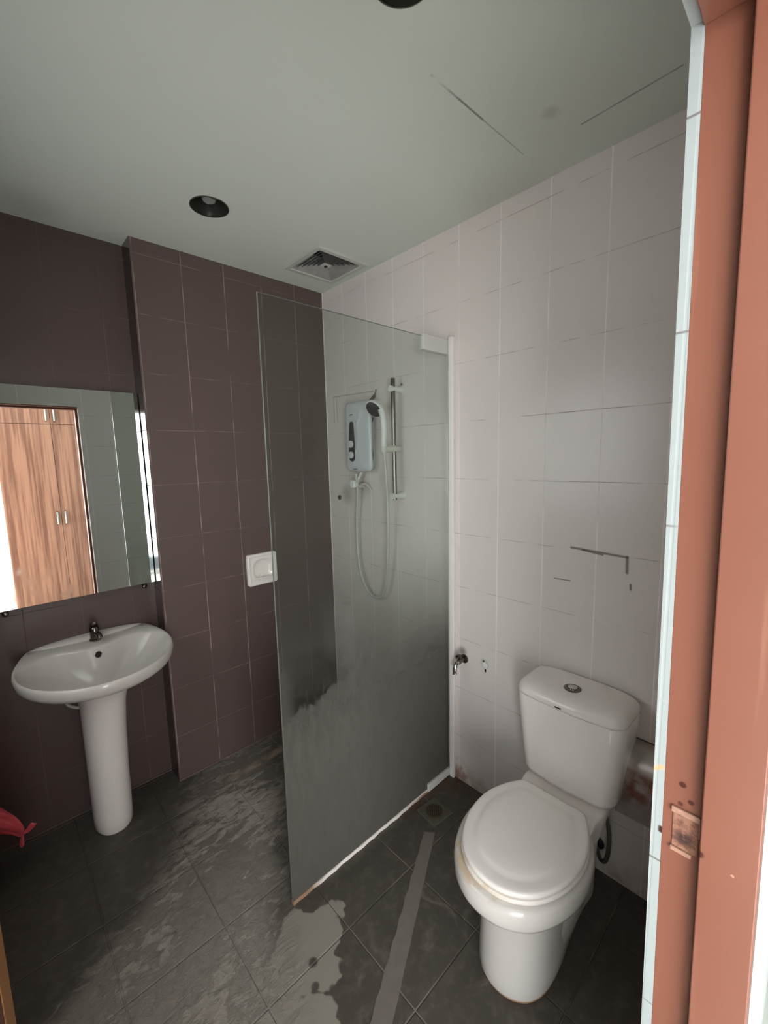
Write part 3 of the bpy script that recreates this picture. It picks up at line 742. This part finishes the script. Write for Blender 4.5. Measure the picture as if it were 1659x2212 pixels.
loft(bm, rings); finish('seat', bm, M_SEAT, toilet, True, 60)
for s in (-1, 1):
    bm = NEW(); tube(bm, [(-0.243, CY+s*0.062-0.02, 0.408), (-0.243, CY+s*0.062+0.02, 0.408)], 0.0085, 14)
    finish('hinge', bm, M_SEAT, toilet, True)
FOOT = [(-.10, 0), (-.10, .045), (-.10, .090), (-.18, .090), (-.25, .093), (-.33, .099), (-.40, .108), (-.46, .111), (-.515, .106), (-.558, .088), (-.586, .060), (-.600, .030), (-.604, 0)]
NECK = [(-.10, 0), (-.10, .050), (-.10, .100), (-.18, .104), (-.25, .108), (-.33, .112), (-.40, .113), (-.46, .113), (-.515, .107), (-.553, .089), (-.580, .062), (-.593, .031), (-.597, 0)]
def foot_ring(z, t, g=0.0):
    """foot outline blended (t) into the narrower neck under the rim, grown by g"""
    ctl = [(a[0]*(1-t)+b[0]*t, a[1]*(1-t)+b[1]*t) for a, b in zip(FOOT, NECK)]
    ctl = ctl + [(a, -b) for a, b in ctl[-2:0:-1]]
    out = []
    for p in spline([(a, b, 0) for a, b in ctl], 8, True):
        r = Vector((p.x+0.35, p.y)); L = r.length or 1; r = r*(1+g/L); out.append((r.x-0.35, CY+0.004+r.y, z))
    return out
bm = NEW()
rings = [foot_ring(z, t, g) for z, t, g in ((0.0, 0, -0.002), (0.012, 0, 0.002), (0.05, 0.1, 0.001), (0.12, 0.4, -0.001), (0.20, 0.8, -0.002), (0.27, 1.0, 0.0), (0.292, 1.0, 0.006), (0.308, 1.0, 0.020))]
rings += [seat_ring(k, z, dy=0.008) for k, z in ((0.92, 0.318), (1.03, 0.323), (1.085, 0.330), (1.108, 0.342), (1.112, 0.360), (1.110, 0.378), (1.096, 0.389), (1.055, 0.3965), (0.95, 0.399))]
loft(bm, rings); finish('bowl', bm, M_BOWL, toilet, True, 70)
bm = NEW()      # trapway swelling behind the column
for s in (-1, 1):
    rr = []
    for j in range(13):
        t = j/12; a = -PI/2+PI*t
        x = -0.34+0.18*math.sin(a); z0 = 0.0
        hgt = 0.30*math.cos(a)**0.5 if math.cos(a) > 0 else 0.001
        rr.append([(x, CY+s*0.045, 0.0), (x, CY+s*(0.045+0.060*math.cos(a)**0.6 if math.cos(a) > 0 else 0.045), 0.0), (x, CY+s*(0.050+0.062*max(math.cos(a), 0)**0.6), hgt*0.45+0.001), (x, CY+s*(0.06+0.045*max(math.cos(a), 0)**0.6), hgt*0.85+0.002), (x, CY+s*0.06, hgt+0.003)])
    loft(bm, rr)
finish('trapway', bm, M_PORC, toilet, True, 60, sub=1)
bm = NEW()      # shelf between the bowl and the cistern
rings = []
for z, k in ((0.30, 0.90), (0.375, 1.0), (0.397, 1.0), (0.4005, 0.985)):
    rings.append([(x, CY+(y)*k, z) for x, y in ((-0.03, 0.125), (-0.03, -0.125), (-0.19, -0.139), (-0.208, -0.137), (-0.235, -0.131), (-0.36, -0.1395), (-0.36, 0.1395), (-0.235, 0.131), (-0.208, 0.137), (-0.19, 0.139))])
loft(bm, rings); finish('cistern_shelf', bm, M_PORC, toilet, True, 30, bevel=0.004)
def tank_ring(z, hw, xf, xb=-0.018, bow=0.010, r=0.05):
    p = []
    n = 10
    # back edge
    for i in range(n+1): p.append((xb, CY-hw+0.03+(2*hw-0.06)*i/n, z))
    for i in range(1, 7):
        t = PI/2*i/6; p.append((xb-0.02+0.02*math.cos(t), CY+hw-0.03+0.03*math.sin(t), z))
    for i in range(1, 5): p.append((xb-0.02+(xf+r-(xb-0.02))*i/4, CY+hw, z))
    for i in range(1, 9):
        t = PI/2*i/8; p.append((xf+r-r*math.sin(t), CY+hw-r+r*math.cos(t), z))
    for i in range(1, 16):
        u = i/15; p.append((xf-bow*math.sin(PI*u), CY+hw-r-(2*hw-2*r)*u, z))
    for i in range(1, 9):
        t = PI/2*i/8; p.append((xf+r*(1-math.cos(t)), CY-hw+r-r*math.sin(t), z))
    for i in range(1, 5): p.append((xf+r+(xb-0.02-xf-r)*i/4, CY-hw, z))
    for i in range(1, 6):
        t = PI/2*i/6; p.append((xb-0.02+0.02*math.sin(t), CY-hw+0.03-0.03*math.cos(t), z))
    return p
bm = NEW()
rings = [tank_ring(z, hw, xf) for z, hw, xf in ((0.4006, 0.10, -0.125), (0.4095, 0.10, -0.125), (0.4100, 0.149, -0.178), (0.4130, 0.156, -0.185), (0.43, 0.162, -0.190), (0.53, 0.171, -0.194), (0.64, 0.181, -0.199), (0.7120, 0.1855, -0.2015), (0.7135, 0.1845, -0.2005), (0.7137, 0.176, -0.192))]
loft(bm, rings); finish('cistern', bm, M_PORC, toilet, True, 60)
bm = NEW()
rings = [tank_ring(z, hw, xf, r=rr) for z, hw, xf, rr in ((0.7138, 0.176, -0.192, .05), (0.7165, 0.177, -0.193, .05), (0.7168, 0.1855, -0.2020, .051), (0.7190, 0.1870, -0.2035, .052), (0.726, 0.1875, -0.204, .053), (0.738, 0.185, -0.201, .053), (0.750, 0.177, -0.190, .05), (0.757, 0.163, -0.172, .045), (0.7605, 0.14, -0.148, .04), (0.762, 0.10, -0.12, .03))]
rings[-1] = [(x-0.0, y, z) for x, y, z in rings[-1]]
loft(bm, rings); finish('cistern_lid', bm, M_PORC, toilet, True, 60)
bm = NEW(); lathe(bm, (-0.1205, -1.5615, 0.7600), (0, 0, 1), [(0.029, 0), (0.029, 0.003), (0.026, 0.0045), (0.020, 0.0045), (0.0195, 0.0025), (0.001, 0.0025)], 32)
btn = finish('button_ring', bm, M_DCHROME, toilet, True)
bm = NEW(); lathe(bm, (-0.1165, -1.5600, 0.7622), (0, 0, 1), [(0.0165, 0), (0.0165, 0.003), (0.015, 0.0042), (0.001, 0.0045)], 28)
finish('flush_button', bm, M_CHROME, toilet, True)
bm = NEW(); bx(bm, -0.2153, -0.2132, -1.562, -1.540, 0.7235, 0.7275); finish('maker_badge', bm, M_DCHROME, toilet)
bm = NEW(); tube(bm, spline([(-0.115, -1.672, 0.415), (-0.115, -1.682, 0.36), (-0.10, -1.694, 0.28), (-0.09, -1.694, 0.20), (-0.075, -1.680, 0.13), (-0.05, -1.655, 0.10), (-0.02, -1.63, 0.115)], 8), 0.0075, 12)
finish('supply_hose', bm, M_STEELH, toilet, True)
bm = NEW()
lathe(bm, (-0.001, -1.628, 0.115), (-1, 0, 0), [(0.024, 0), (0.024, 0.004), (0.011, 0.008), (0.011, 0.05), (0.016, 0.052), (0.016, 0.07), (0.012, 0.072)], 20)
lathe(bm, (-0.035, -1.628, 0.115), (0, 0.1, 1), [(0.011, 0), (0.011, 0.03), (0.014, 0.032), (0.014, 0.05), (0.01, 0.052)], 16)
finish('stop_valve', bm, M_BLACK, toilet, True)

# ------------------------------------------------------------------ paper holder
ph = thing('toilet_paper_holder', 'curved steel toilet paper cover on the wall beside the cistern', 'paper holder', (0, -1.785, 0.56))
prof = [(-0.002, 0.600), (-0.02, 0.604), (-0.045, 0.598), (-0.070, 0.582), (-0.088, 0.560), (-0.0985, 0.530), (-0.104, 0.490), (-0.105, 0.450), (-0.102, 0.410), (-0.100, 0.368)]
pr = [(p.x, p.z) for p in spline([(a, 0, b) for a, b in prof], 5)]
bm = NEW()
rings = []
for (a, b), (a2, b2) in zip(pr, pr[1:]+[pr[-1]]):
    t = Vector((a2-a, b2-b)); t = t.normalized() if t.length > 1e-6 else Vector((0, -1)); nn = Vector((-t.y, t.x))*0.0012
    rings.append([(a, -1.712, b), (a, -1.858, b), (a+nn.x, -1.858, b+nn.y), (a+nn.x, -1.712, b+nn.y)])
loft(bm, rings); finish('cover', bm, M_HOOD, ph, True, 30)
bm = NEW(); tube(bm, [(q[0], -1.7125, q[1]) for q in pr], 0.0022, 8); finish('rolled_edge', bm, M_CHROME, ph, True)
bm = NEW(); bx(bm, -0.003, 0.0, -1.86, -1.71, 0.44, 0.602); finish('back_plate', bm, M_DCHROME, ph)

# ------------------------------------------------------------------ wall tap and capped outlet
bt = thing('bib_tap', 'small chrome bib tap on the white wall beside the glass screen', 'tap', (0, -1.011, 0.637))
bm = NEW(); lathe(bm, (0, -1.012, 0.640), (-1, 0, 0), [(0.021, 0), (0.020, 0.006), (0.011, 0.010), (0.010, 0.03), (0.012, 0.035), (0.012, 0.050), (0.001, 0.052)], 24)
finish('tap_body', bm, M_DCHROME, bt, True)
bm = NEW(); tube(bm, spline([(-0.040, -1.012, 0.640), (-0.062, -1.012, 0.636), (-0.074, -1.012, 0.615), (-0.076, -1.013, 0.592)], 6), [0.010]*18+[0.0115], 14)
finish('spout', bm, M_CHROME, bt, True)
bm = NEW(); lathe(bm, (-0.040, -1.012, 0.648), (-0.35, 0, 1), [(0.007, 0), (0.007, 0.012), (0.013, 0.014), (0.014, 0.022), (0.009, 0.026), (0.001, 0.027)], 18)
finish('handle', bm, M_DCHROME, bt, True)
co = thing('wall_outlet_cover', 'round white capped pipe outlet with dark holes, right of the bib tap', 'outlet cover', (0, -1.122, 0.652))
bm = NEW(); lathe(bm, (0, -1.122, 0.652), (-1, 0, 0), [(0.0225, 0), (0.0225, 0.0025), (0.021, 0.0040), (0.0185, 0.0032), (0.001, 0.0032)], 32)
finish('plate', bm, M_OFFW, co, True)
bm = NEW(); lathe(bm, (-0.002, -1.126, 0.648), (-1, 0, 0), [(0.0145, 0), (0.0145, 0.004), (0.012, 0.0055), (0.001, 0.0057)], 28)
finish('cap', bm, M_WPLAS, co, True)
bm = NEW(); lathe(bm, (-0.0003, -1.1185, 0.6655), (-1, 0, 0), [(0.0040, 0), (0.0040, 0.0045), (0.0005, 0.0046)], 12)
finish('screw_hole', bm, M_DARKREC, co)
bm = NEW(); lathe(bm, (0.0, -1.1265, 0.6215), (-1, 0, 0), [(0.0042, 0), (0.0038, 0.0015), (0.0005, 0.0017)], 10)
for v in bm.verts: v.co.z = 0.6215+(v.co.z-0.6215)*2.0
finish('drain_hole', bm, M_DARKREC, co)

# ------------------------------------------------------------------ water heater
ht = thing('water_heater', 'white electric water heater with two round knobs on the wall behind the glass', 'water heater', (0, -0.392, 1.70))
HY, HZ0, HZ1 = -0.368, 1.512, 1.887
def heat_ring(x, hw, z0, z1, r=0.028):
    p = []
    for cy, cz, s in ((hw-r, z1-r, 0), (-hw+r, z1-r, 1), (-hw+r, z0+r, 2), (hw-r, z0+r, 3)):
        for i in range(9):
            t = PI/2*(s+i/8); p.append((x, HY+cy+r*math.cos(t), cz+r*math.sin(t)))
    return p
bm = NEW(); loft(bm, [heat_ring(x, hw, z0, z1) for x, hw, z0, z1 in ((0, 0.080, HZ0+0.012, HZ1-0.012), (-0.010, 0.082, HZ0+0.008, HZ1-0.006), (-0.055, 0.102, HZ0+0.002, HZ1-0.002), (-0.072, 0.104, HZ0, HZ1))])
finish('casing', bm, M_HSIDE, ht, True, 50)
def front(x, hw, z0, z1, bow):
    r = heat_ring(x, hw, z0, z1); return [(x-bow*(1-((p[1]-HY)/hw)**2), p[1], p[2]) for p in r]
bm = NEW(); loft(bm, [front(x, hw, z0, z1, b) for x, hw, z0, z1, b in ((-0.0725, 0.1035, HZ0, HZ1, 0), (-0.084, 0.1035, HZ0+0.002, HZ1-0.002, 0.004), (-0.092, 0.096, HZ0+0.012, HZ1-0.012, 0.008), (-0.094, 0.08, HZ0+0.03, HZ1-0.03, 0.009), (-0.096, 0.05, HZ0+0.06, HZ1-0.06, 0.009), (-0.0985, 0.02, HZ0+0.1, HZ1-0.1, 0.007), (-0.100, 0.006, HZ0+0.13, HZ1-0.13, 0.006))])
finish('front_cover', bm, M_HEAT, ht, True, 60)
# slim black teardrop panel
PY = -0.331
bm = NEW()
pan = [(0.0, 1.782), (-0.008, 1.779), (-0.013, 1.768), (-0.017, 1.72), (-0.022, 1.66), (-0.0245, 1.61), (-0.024, 1.588), (-0.017, 1.573), (0.0, 1.567)]
full = pan + [(-a, b) for a, b in pan[-2:0:-1]]
loft(bm, [[(-0.090, PY+a, b) for a, b in full], [(-0.1085, PY+a, b) for a, b in full], [(-0.1095, PY+a*0.9, 1.67+(b-1.67)*0.985) for a, b in full]])
pn = finish('control_panel', bm, M_BLACK, ht)
for z in (1.661, 1.603):
    bm = NEW(); lathe(bm, (-0.108, PY+0.003, z), (-1, 0, 0), [(0.0195, 0), (0.0195, 0.006), (0.018, 0.012), (0.016, 0.013), (0.001, 0.0135)], 28)
    finish('knob', bm, M_HEAT, ht, True)
for y0, y1, z in ((-0.343, -0.319, 1.818), (-0.364, -0.338, 1.526)):
    bm = NEW(); bx(bm, -0.1045, -0.090, y0, y1, z-0.0016, z+0.0016); finish('maker_mark', bm, M_DCHROME, ht)
for pts_, rr_ in (([(-0.074, -0.272, 1.838), (-0.082, -0.2695, 1.850), (-0.086, -0.275, 1.862)], [0.002, 0.007, 0.003]),
                  ([(-0.062, -0.4695, 1.56), (-0.066, -0.4715, 1.60), (-0.062, -0.4695, 1.645)], [0.001, 0.004, 0.001])):
    bm = NEW(); tube(bm, pts_, rr_, 10); finish('dark_accent', bm, M_BLACK, ht, True)
for ch in ht.children:          # slim casing
    for v in ch.data.vertices: v.co.x *= 0.68; v.co.y += 0.015
bm = NEW(); tube(bm, spline([(-0.018, -0.425, 1.880), (-0.018, -0.428, 1.893), (-0.008, -0.440, 1.912), (-0.003, -0.448, 1.942)], 5), [0.010]*5+[0.008]*6+[0.003]*5, 10)
finish('power_cable', bm, plain('dirty_cable', (96, 86, 74), 0.6), ht, True)
# pipework below
pv = thing('heater_shutoff_valve', 'white knobbed shut-off valve and pipes just below the water heater', 'valve', (0, -0.32, 1.43))
bm = NEW(); tube(bm, [(-0.030, -0.345, 1.510), (-0.045, -0.318, 1.452)], 0.009, 12); tube(bm, [(-0.045, -0.318, 1.452), (-0.045, -0.318, 1.432), (-0.02, -0.318, 1.428), (0, -0.318, 1.428)], 0.010, 12)
tube(bm, spline([(-0.015, -0.318, 1.44), (-0.015, -0.36, 1.442), (-0.010, -0.385, 1.42), (0.0, -0.385, 1.40)], 5), 0.006, 10)
finish('pipe', bm, M_OFFW, pv, True)
bm = NEW(); lathe(bm, (-0.05, -0.322, 1.444), (-1, 0, 0), [(0.010, 0), (0.012, 0.012), (0.022, 0.015), (0.023, 0.030), (0.018, 0.036), (0.001, 0.037)], 20)
finish('valve_knob', bm, M_WPLAS, pv, True)
wp = thing('wall_plug', 'small dark plugged pipe hole in the tiles, lower left of the heater', 'plug', (0, -0.097, 1.35))
bm = NEW(); lathe(bm, (0, -0.099, 1.352), (-1, 0, 0), [(0.015, 0), (0.015, 0.004), (0.011, 0.008), (0.001, 0.008)], 6); finish('plug_cap', bm, plain('corroded_brass', (92, 82, 72), 0.5, 0.6), wp)

# ------------------------------------------------------------------ shower rail set
rl = thing('shower_rail', 'vertical chrome shower rail with white brackets on the tiled wall', 'shower rail', (-0.055, -0.632, 1.67))
RY, RX = -0.627, -0.055
bm = NEW(); tube(bm, [(RX, RY, 1.372), (RX, RY, 1.966)], 0.0110, 20); finish('rail_tube', bm, M_RAIL, rl, True)
for z in (1.917, 1.392):
    bm = NEW(); tube(bm, [(-0.0005, RY, z), (-0.03, RY, z), (RX-0.008, RY, z), (RX-0.020, RY, z)], [0.020, 0.0135, 0.0145, 0.0155], 18)
    finish('bracket', bm, M_WPLAS, rl, True)
bm = NEW(); tube(bm, [(-0.016, RY, 1.628), (RX, RY, 1.628), (-0.085, RY+0.016, 1.628), (-0.100, RY+0.022, 1.628)], [0.012, 0.019, 0.018, 0.015], 18)
lathe(bm, (-0.106, RY+0.020, 1.610), (0, 0, 1), [(0.016, 0), (0.017, 0.030)], 18)
finish('slider', bm, M_OFFW, rl, True)
bm = NEW(); lathe(bm, (-0.012, RY-0.018, 1.935), (-0.4, -0.3, 1), [(0.004, 0), (0.006, 0.006), (0.001, 0.012)], 10); finish('bracket_screw', bm, M_DCHROME, rl, True)
hs = thing('hand_shower', 'white hand shower with round black spray face held on the rail', 'hand shower', (-0.108, -0.60, 1.75))
hc = Vector((-0.120, -0.556, 1.822)); hn = Vector((-0.80, -0.05, -0.63)).normalized()
HB = Vector((-0.106, -0.607, 1.640))
back = hc-hn*0.022
bm = NEW()
lathe(bm, hc, hn, [(0.030, -0.026), (0.043, -0.018), (0.0475, -0.008), (0.0475, 0.0), (0.044, 0.002), (0.001, 0.002)], 32)
pp = spline([HB+Vector((0, 0, -0.012)), HB+Vector((0, 0, 0.02)), HB+Vector((0.0, -0.004, 0.10)), Vector((-0.108, -0.604, 1.795)), back+Vector((0.004, -0.012, 0.012)), back+hn*0.004], 6)
tube(bm, pp, [0.0135+0.002*min(1, i/12)+(0.006*max(0, (i-18)/12)) for i in range(len(pp))], 16)
finish('body', bm, M_WPLAS, hs, True, 60)
bm = NEW(); lathe(bm, hc, hn, [(0.0425, 0.0005), (0.0425, 0.004), (0.036, 0.0055), (0.001, 0.0065)], 32); finish('spray_face', bm, M_BLACK, hs, True)
bm = NEW(); tube(bm, [hc+Vector((-0.004, 0.004, -0.040)), hc+Vector((-0.008, 0.006, -0.060))], [0.005, 0.003], 8); finish('selector_tab', bm, M_BLACK, hs, True)
sh = thing('shower_hose', 'white shower hose hanging in a long loop between heater and hand shower', 'hose', (-0.05, -0.45, 0.9))
bm = NEW(); tube(bm, spline([(-0.055, -0.325, 1.500), (-0.052, -0.322, 1.46), (-0.040, -0.315, 1.38), (-0.030, -0.290, 1.25), (-0.030, -0.287, 1.08), (-0.032, -0.312, 0.93), (-0.035, -0.375, 0.835), (-0.038, -0.450, 0.815),
                             (-0.042, -0.515, 0.86), (-0.050, -0.550, 0.98), (-0.060, -0.575, 1.18), (-0.075, -0.590, 1.40), (-0.098, -0.603, 1.56), (-0.106, -0.607, 1.615)], 8), 0.0068, 12)
finish('hose_tube', bm, M_HOSE, sh, True)

# ------------------------------------------------------------------ soap dish
sd = thing('soap_dish', 'square white ceramic soap dish set in the brown tiles beside the glass', 'soap dish', (-0.487, 0, 0.993))
SX0, SX1, SZ0, SZ1 = -0.573, -0.400, 0.9065, 1.0805
bm = NEW()
def sq(x0, x1, z0, z1, r, y):
    p = []
    for cx, cz, s in ((x1-r, z1-r, 0), (x0+r, z1-r, 1), (x0+r, z0+r, 2), (x1-r, z0+r, 3)):
        for i in range(7):
            t = PI/2*(s+i/6); p.append((cx+r*math.cos(t), y, cz+r*math.sin(t)))
    return p
def inset(d, r, y, dzb=0.0): return sq(SX0+d, SX1-d, SZ0+d+dzb, SZ1-d, r, y)
loft(bm, [inset(0, 0.012, 0.0), inset(0, 0.012, -0.016), inset(0.004, 0.011, -0.021), inset(0.010, 0.010, -0.022), inset(0.016, 0.010, -0.017), inset(0.020, 0.02, -0.016), inset(0.026, 0.040, -0.019), inset(0.032, 0.042, -0.018), inset(0.038, 0.045, -0.006), inset(0.046, 0.038, -0.0045), inset(0.06, 0.025, -0.004)])
finish('dish', bm, M_PORC, sd, True, 60)
bm = NEW()      # cupped ledge at the bottom
rr = []
for i in range(17):
    a = PI*i/16; cx = -0.4865+0.052*math.cos(a)*-1
    dpt = 0.034*math.sin(a)**0.7
    rr.append([(cx, -0.010, 0.938), (cx, -0.012-dpt, 0.944+0.004*math.sin(a)), (cx, -0.013-dpt, 0.951+0.004*math.sin(a)), (cx, -0.010-dpt*0.8, 0.950), (cx, -0.008, 0.943)])
loft(bm, rr); finish('ledge', bm, M_PORC, sd, True, 50)
bm = NEW(); tube(bm, spline([(-0.503, -0.020, 0.948), (-0.500, -0.022, 0.960), (-0.494, -0.021, 0.966)], 4), [0.004]*5+[0.0055]*4, 10); finish('drain_peg', bm, M_PORC, sd, True)

# ------------------------------------------------------------------ downlights
def downlight(cx, cy, label):
    t = thing('ceiling_downlight', label, 'downlight', (cx, cy, H), 'recessed ceiling downlights')
    bm = NEW(); lathe(bm, (cx, cy, H-0.003), (0, 0, 1), [(0.0672, 0), (0.0700, 0.0), (0.0700, 0.0029), (0.0672, 0.0029)], 48, cap0=False, cap1=False)
    finish('trim_ring', bm, M_CAN, t, True)
    bm = NEW()
    lathe(bm, (cx, cy, H), (0, 0, 1), [(0.0672, -0.001), (0.064, 0.03), (0.058, 0.065), (0.052, 0.085), (0.001, 0.086), (0.001, 0.090), (0.0665, 0.090), (0.0676, -0.001)], 48, cap0=False, cap1=False)
    finish('reflector', bm, M_CAN, t, True, 60)
    bm = NEW(); lathe(bm, (cx, cy, H+0.086), (0, 0, -1), [(0.016, 0), (0.017, 0.018), (0.020, 0.022), (0.024, 0.040), (0.0265, 0.056), (0.022, 0.066), (0.001, 0.069)], 28)
    finish('bulb', bm, M_BULB, t, True)
    return t
downlight(DOWN[0][0], DOWN[0][1], 'unlit recessed downlight in the ceiling above the basin side')
downlight(DOWN[1][0], DOWN[1][1], 'unlit recessed downlight cut off by the top edge of the photo')

# ------------------------------------------------------------------ vent
vt = thing('ceiling_vent', 'square ceiling exhaust vent with concentric louvres above the heater', 'vent', ((VX0+VX1)/2, (VY0+VY1)/2, H))
vcx, vcy = (VX0+VX1)/2, (VY0+VY1)/2
def sqr(hw, z): return [(vcx-hw, vcy-hw, z), (vcx+hw, vcy-hw, z), (vcx+hw, vcy+hw, z), (vcx-hw, vcy+hw, z)]
hw = (VX1-VX0)/2
bm = NEW(); loft(bm, [sqr(hw, H), sqr(hw, H-0.004), sqr(hw-0.006, H-0.009), sqr(hw-0.026, H-0.010), sqr(hw-0.030, H-0.006), sqr(hw-0.0305, H+0.004)], False, False)
finish('vent_frame', bm, M_VENT, vt, False)
bm = NEW(); loft(bm, [sqr(hw-0.030, H+0.098), sqr(hw-0.0302, H-0.001)], True, False); finish('duct', bm, M_DARKREC, vt)
for i in range(6):
    o_ = hw-0.033-i*0.0175
    if o_ < 0.02: break
    bm = NEW(); loft(bm, [sqr(o_, H-0.005), sqr(o_-0.0145, H+0.012), sqr(o_-0.0145, H+0.0135), sqr(o_, H-0.0035)], False, False)
    finish('louvre', bm, M_VBLADE, vt)
bm = NEW(); loft(bm, [sqr(0.022, H-0.004), sqr(0.022, H+0.012)], True, True); finish('centre_plate', bm, M_VENT, vt, bevel=0.002)
bm = NEW(); lathe(bm, (vcx, vcy, H-0.004), (0, 0, -1), [(0.009, 0), (0.008, 0.006), (0.001, 0.007)], 14); finish('centre_screw', bm, M_DCHROME, vt, True)

# ------------------------------------------------------------------ floor drain, residue strip
dr = thing('floor_drain', 'square floor drain with a round slotted grate near the glass screen', 'drain', (-0.238, -1.018, 0))
dcx, dcy = -0.238, -1.020; a = -0.10
def rot(px, py, z): c, s = math.cos(a), math.sin(a); return (dcx+px*c-py*s, dcy+px*s+py*c, z)
bm = NEW(); q = 0.057
loft(bm, [[rot(x, y, z) for x, y in ((-k, -k), (k, -k), (k, k), (-k, k))] for k, z in ((q, 0.0), (q, 0.0022), (q-0.003, 0.0032), (0.0, 0.0032))][:3])
finish('plate', bm, M_DRAIN, dr)
bm = NEW(); lathe(bm, (dcx, dcy, 0.0031), (0, 0, 1), [(0.040, 0), (0.040, 0.0012), (0.037, 0.0016), (0.001, 0.0016)], 36); finish('grate', bm, M_DRAINH, dr, True)
bm = NEW()
for i in range(-3, 4):
    L = math.sqrt(max(0.034**2-(i*0.0095)**2, 0))
    n_ = 3
    for s in range(n_):
        y0 = -L+2*L*s/n_+0.002; y1 = -L+2*L*(s+1)/n_-0.002
        c45, s45 = math.cos(-0.72), math.sin(-0.72)
        P = [(i*0.0095-0.0021, y0), (i*0.0095+0.0021, y0), (i*0.0095+0.0021, y1), (i*0.0095-0.0021, y1)]
        P = [rot(x*c45-y*s45, x*s45+y*c45, 0) for x, y in P]
        loft(bm, [[(x, y, 0.0040) for x, y, _ in P], [(x, y, 0.0053) for x, y, _ in P]])
finish('slots', bm, M_DARKREC, dr)
bm = NEW()
A0, A1, B0, B1 = Vector((-0.349, -1.056)), Vector((-0.320, -1.0915)), Vector((-1.03, -1.41)), Vector((-0.985, -1.459))
rings = []
for i in range(31):
    t = i/30; p = A0.lerp(B0, t); q_ = A1.lerp(B1, t)
    j = 0.0018*math.sin(i*2.1); k = 0.0018*math.sin(i*1.3+1)
    p = p+Vector((j, -j)); q_ = q_+Vector((k, k))
    rings.append([(p.x, p.y, 0.0), (q_.x, q_.y, 0.0), (q_.x, q_.y, 0.0012), (p.x, p.y, 0.0012)])
loft(bm, rings)
tag(finish('residue_strip', bm, M_TAPE), 'long straight grey strip of mortar residue running from the drain across the floor', 'floor strip')

# ------------------------------------------------------------------ bin and red bag at the left edge
bn = thing('waste_bin', 'dark waste bin almost hidden at the left edge of the photo', 'bin', (-1.765, -0.10, 0))
bm = NEW(); lathe(bm, (-1.765, -0.10, 0), (0, 0, 1), [(0.078, 0), (0.080, 0.004), (0.098, 0.235), (0.103, 0.238), (0.103, 0.247), (0.095, 0.247), (0.093, 0.235), (0.074, 0.01), (0.001, 0.01)], 36)
finish('bin_body', bm, M_BIN, bn, True, 50)
bg_ = thing('red_plastic_bag', 'knotted red plastic bag hanging over the bin at the left edge', 'bag', (-1.72, -0.1, 0.25))
bm = NEW()
rr = []
path = [(-1.80, -0.10, 0.285), (-1.76, -0.10, 0.315), (-1.71, -0.10, 0.310), (-1.665, -0.10, 0.292), (-1.635, -0.10, 0.262), (-1.605, -0.10, 0.218), (-1.592, -0.10, 0.190), (-1.585, -0.10, 0.183)]
rad = [0.030, 0.062, 0.060, 0.042, 0.031, 0.019, 0.011, 0.008]
P = spline(path, 5); rads = [rad[min(int(i/5), 7)]*(1-(i % 5)/5)+rad[min(int(i/5)+1, 7)]*((i % 5)/5) for i in range(len(P))]
u = None
for i, p in enumerate(P):
    t = (P[min(i+1, len(P)-1)]-P[max(i-1, 0)]).normalized(); v = Vector((0, 1, 0)); w = t.cross(v).normalized()
    ring = []
    for k in range(40):
        an = 2*PI*k/40; rr_ = rads[i]*(1+0.13*math.sin(5*an+i*0.25)+0.07*math.sin(11*an+1.3+i*0.1))
        ring.append(p+v*(rr_*0.8*math.cos(an))+w*(rr_*math.sin(an)))
    rr.append(ring)
loft(bm, rr); finish('bag_body', bm, M_RED, bg_, True, 60)
for pts_, ws in (([(-1.588, -0.10, 0.186), (-1.575, -0.103, 0.186), (-1.562, -0.108, 0.198), (-1.550, -0.112, 0.214)], [0.006, 0.009, 0.011, 0.006]), ([(-1.588, -0.10, 0.186), (-1.590, -0.105, 0.170), (-1.592, -0.110, 0.155), (-1.594, -0.114, 0.142)], [0.005, 0.006, 0.007, 0.005])):
    bm = NEW(); Q = spline(pts_, 5); rr = []
    for i, p in enumerate(Q):
        w = ws[min(i//5, 3)]; t = (Q[min(i+1, len(Q)-1)]-Q[max(i-1, 0)]).normalized(); n_ = t.cross(Vector((0, 1, 0))).normalized()
        rr.append([p+n_*w+Vector((0, 0.004, 0)), p+Vector((0, -0.004, 0)), p-n_*w+Vector((0, 0.003, 0)), p+Vector((0, -0.002, 0))+n_*0.001])
    loft(bm, rr); finish('knot_ear', bm, M_RED, bg_, True, 80)
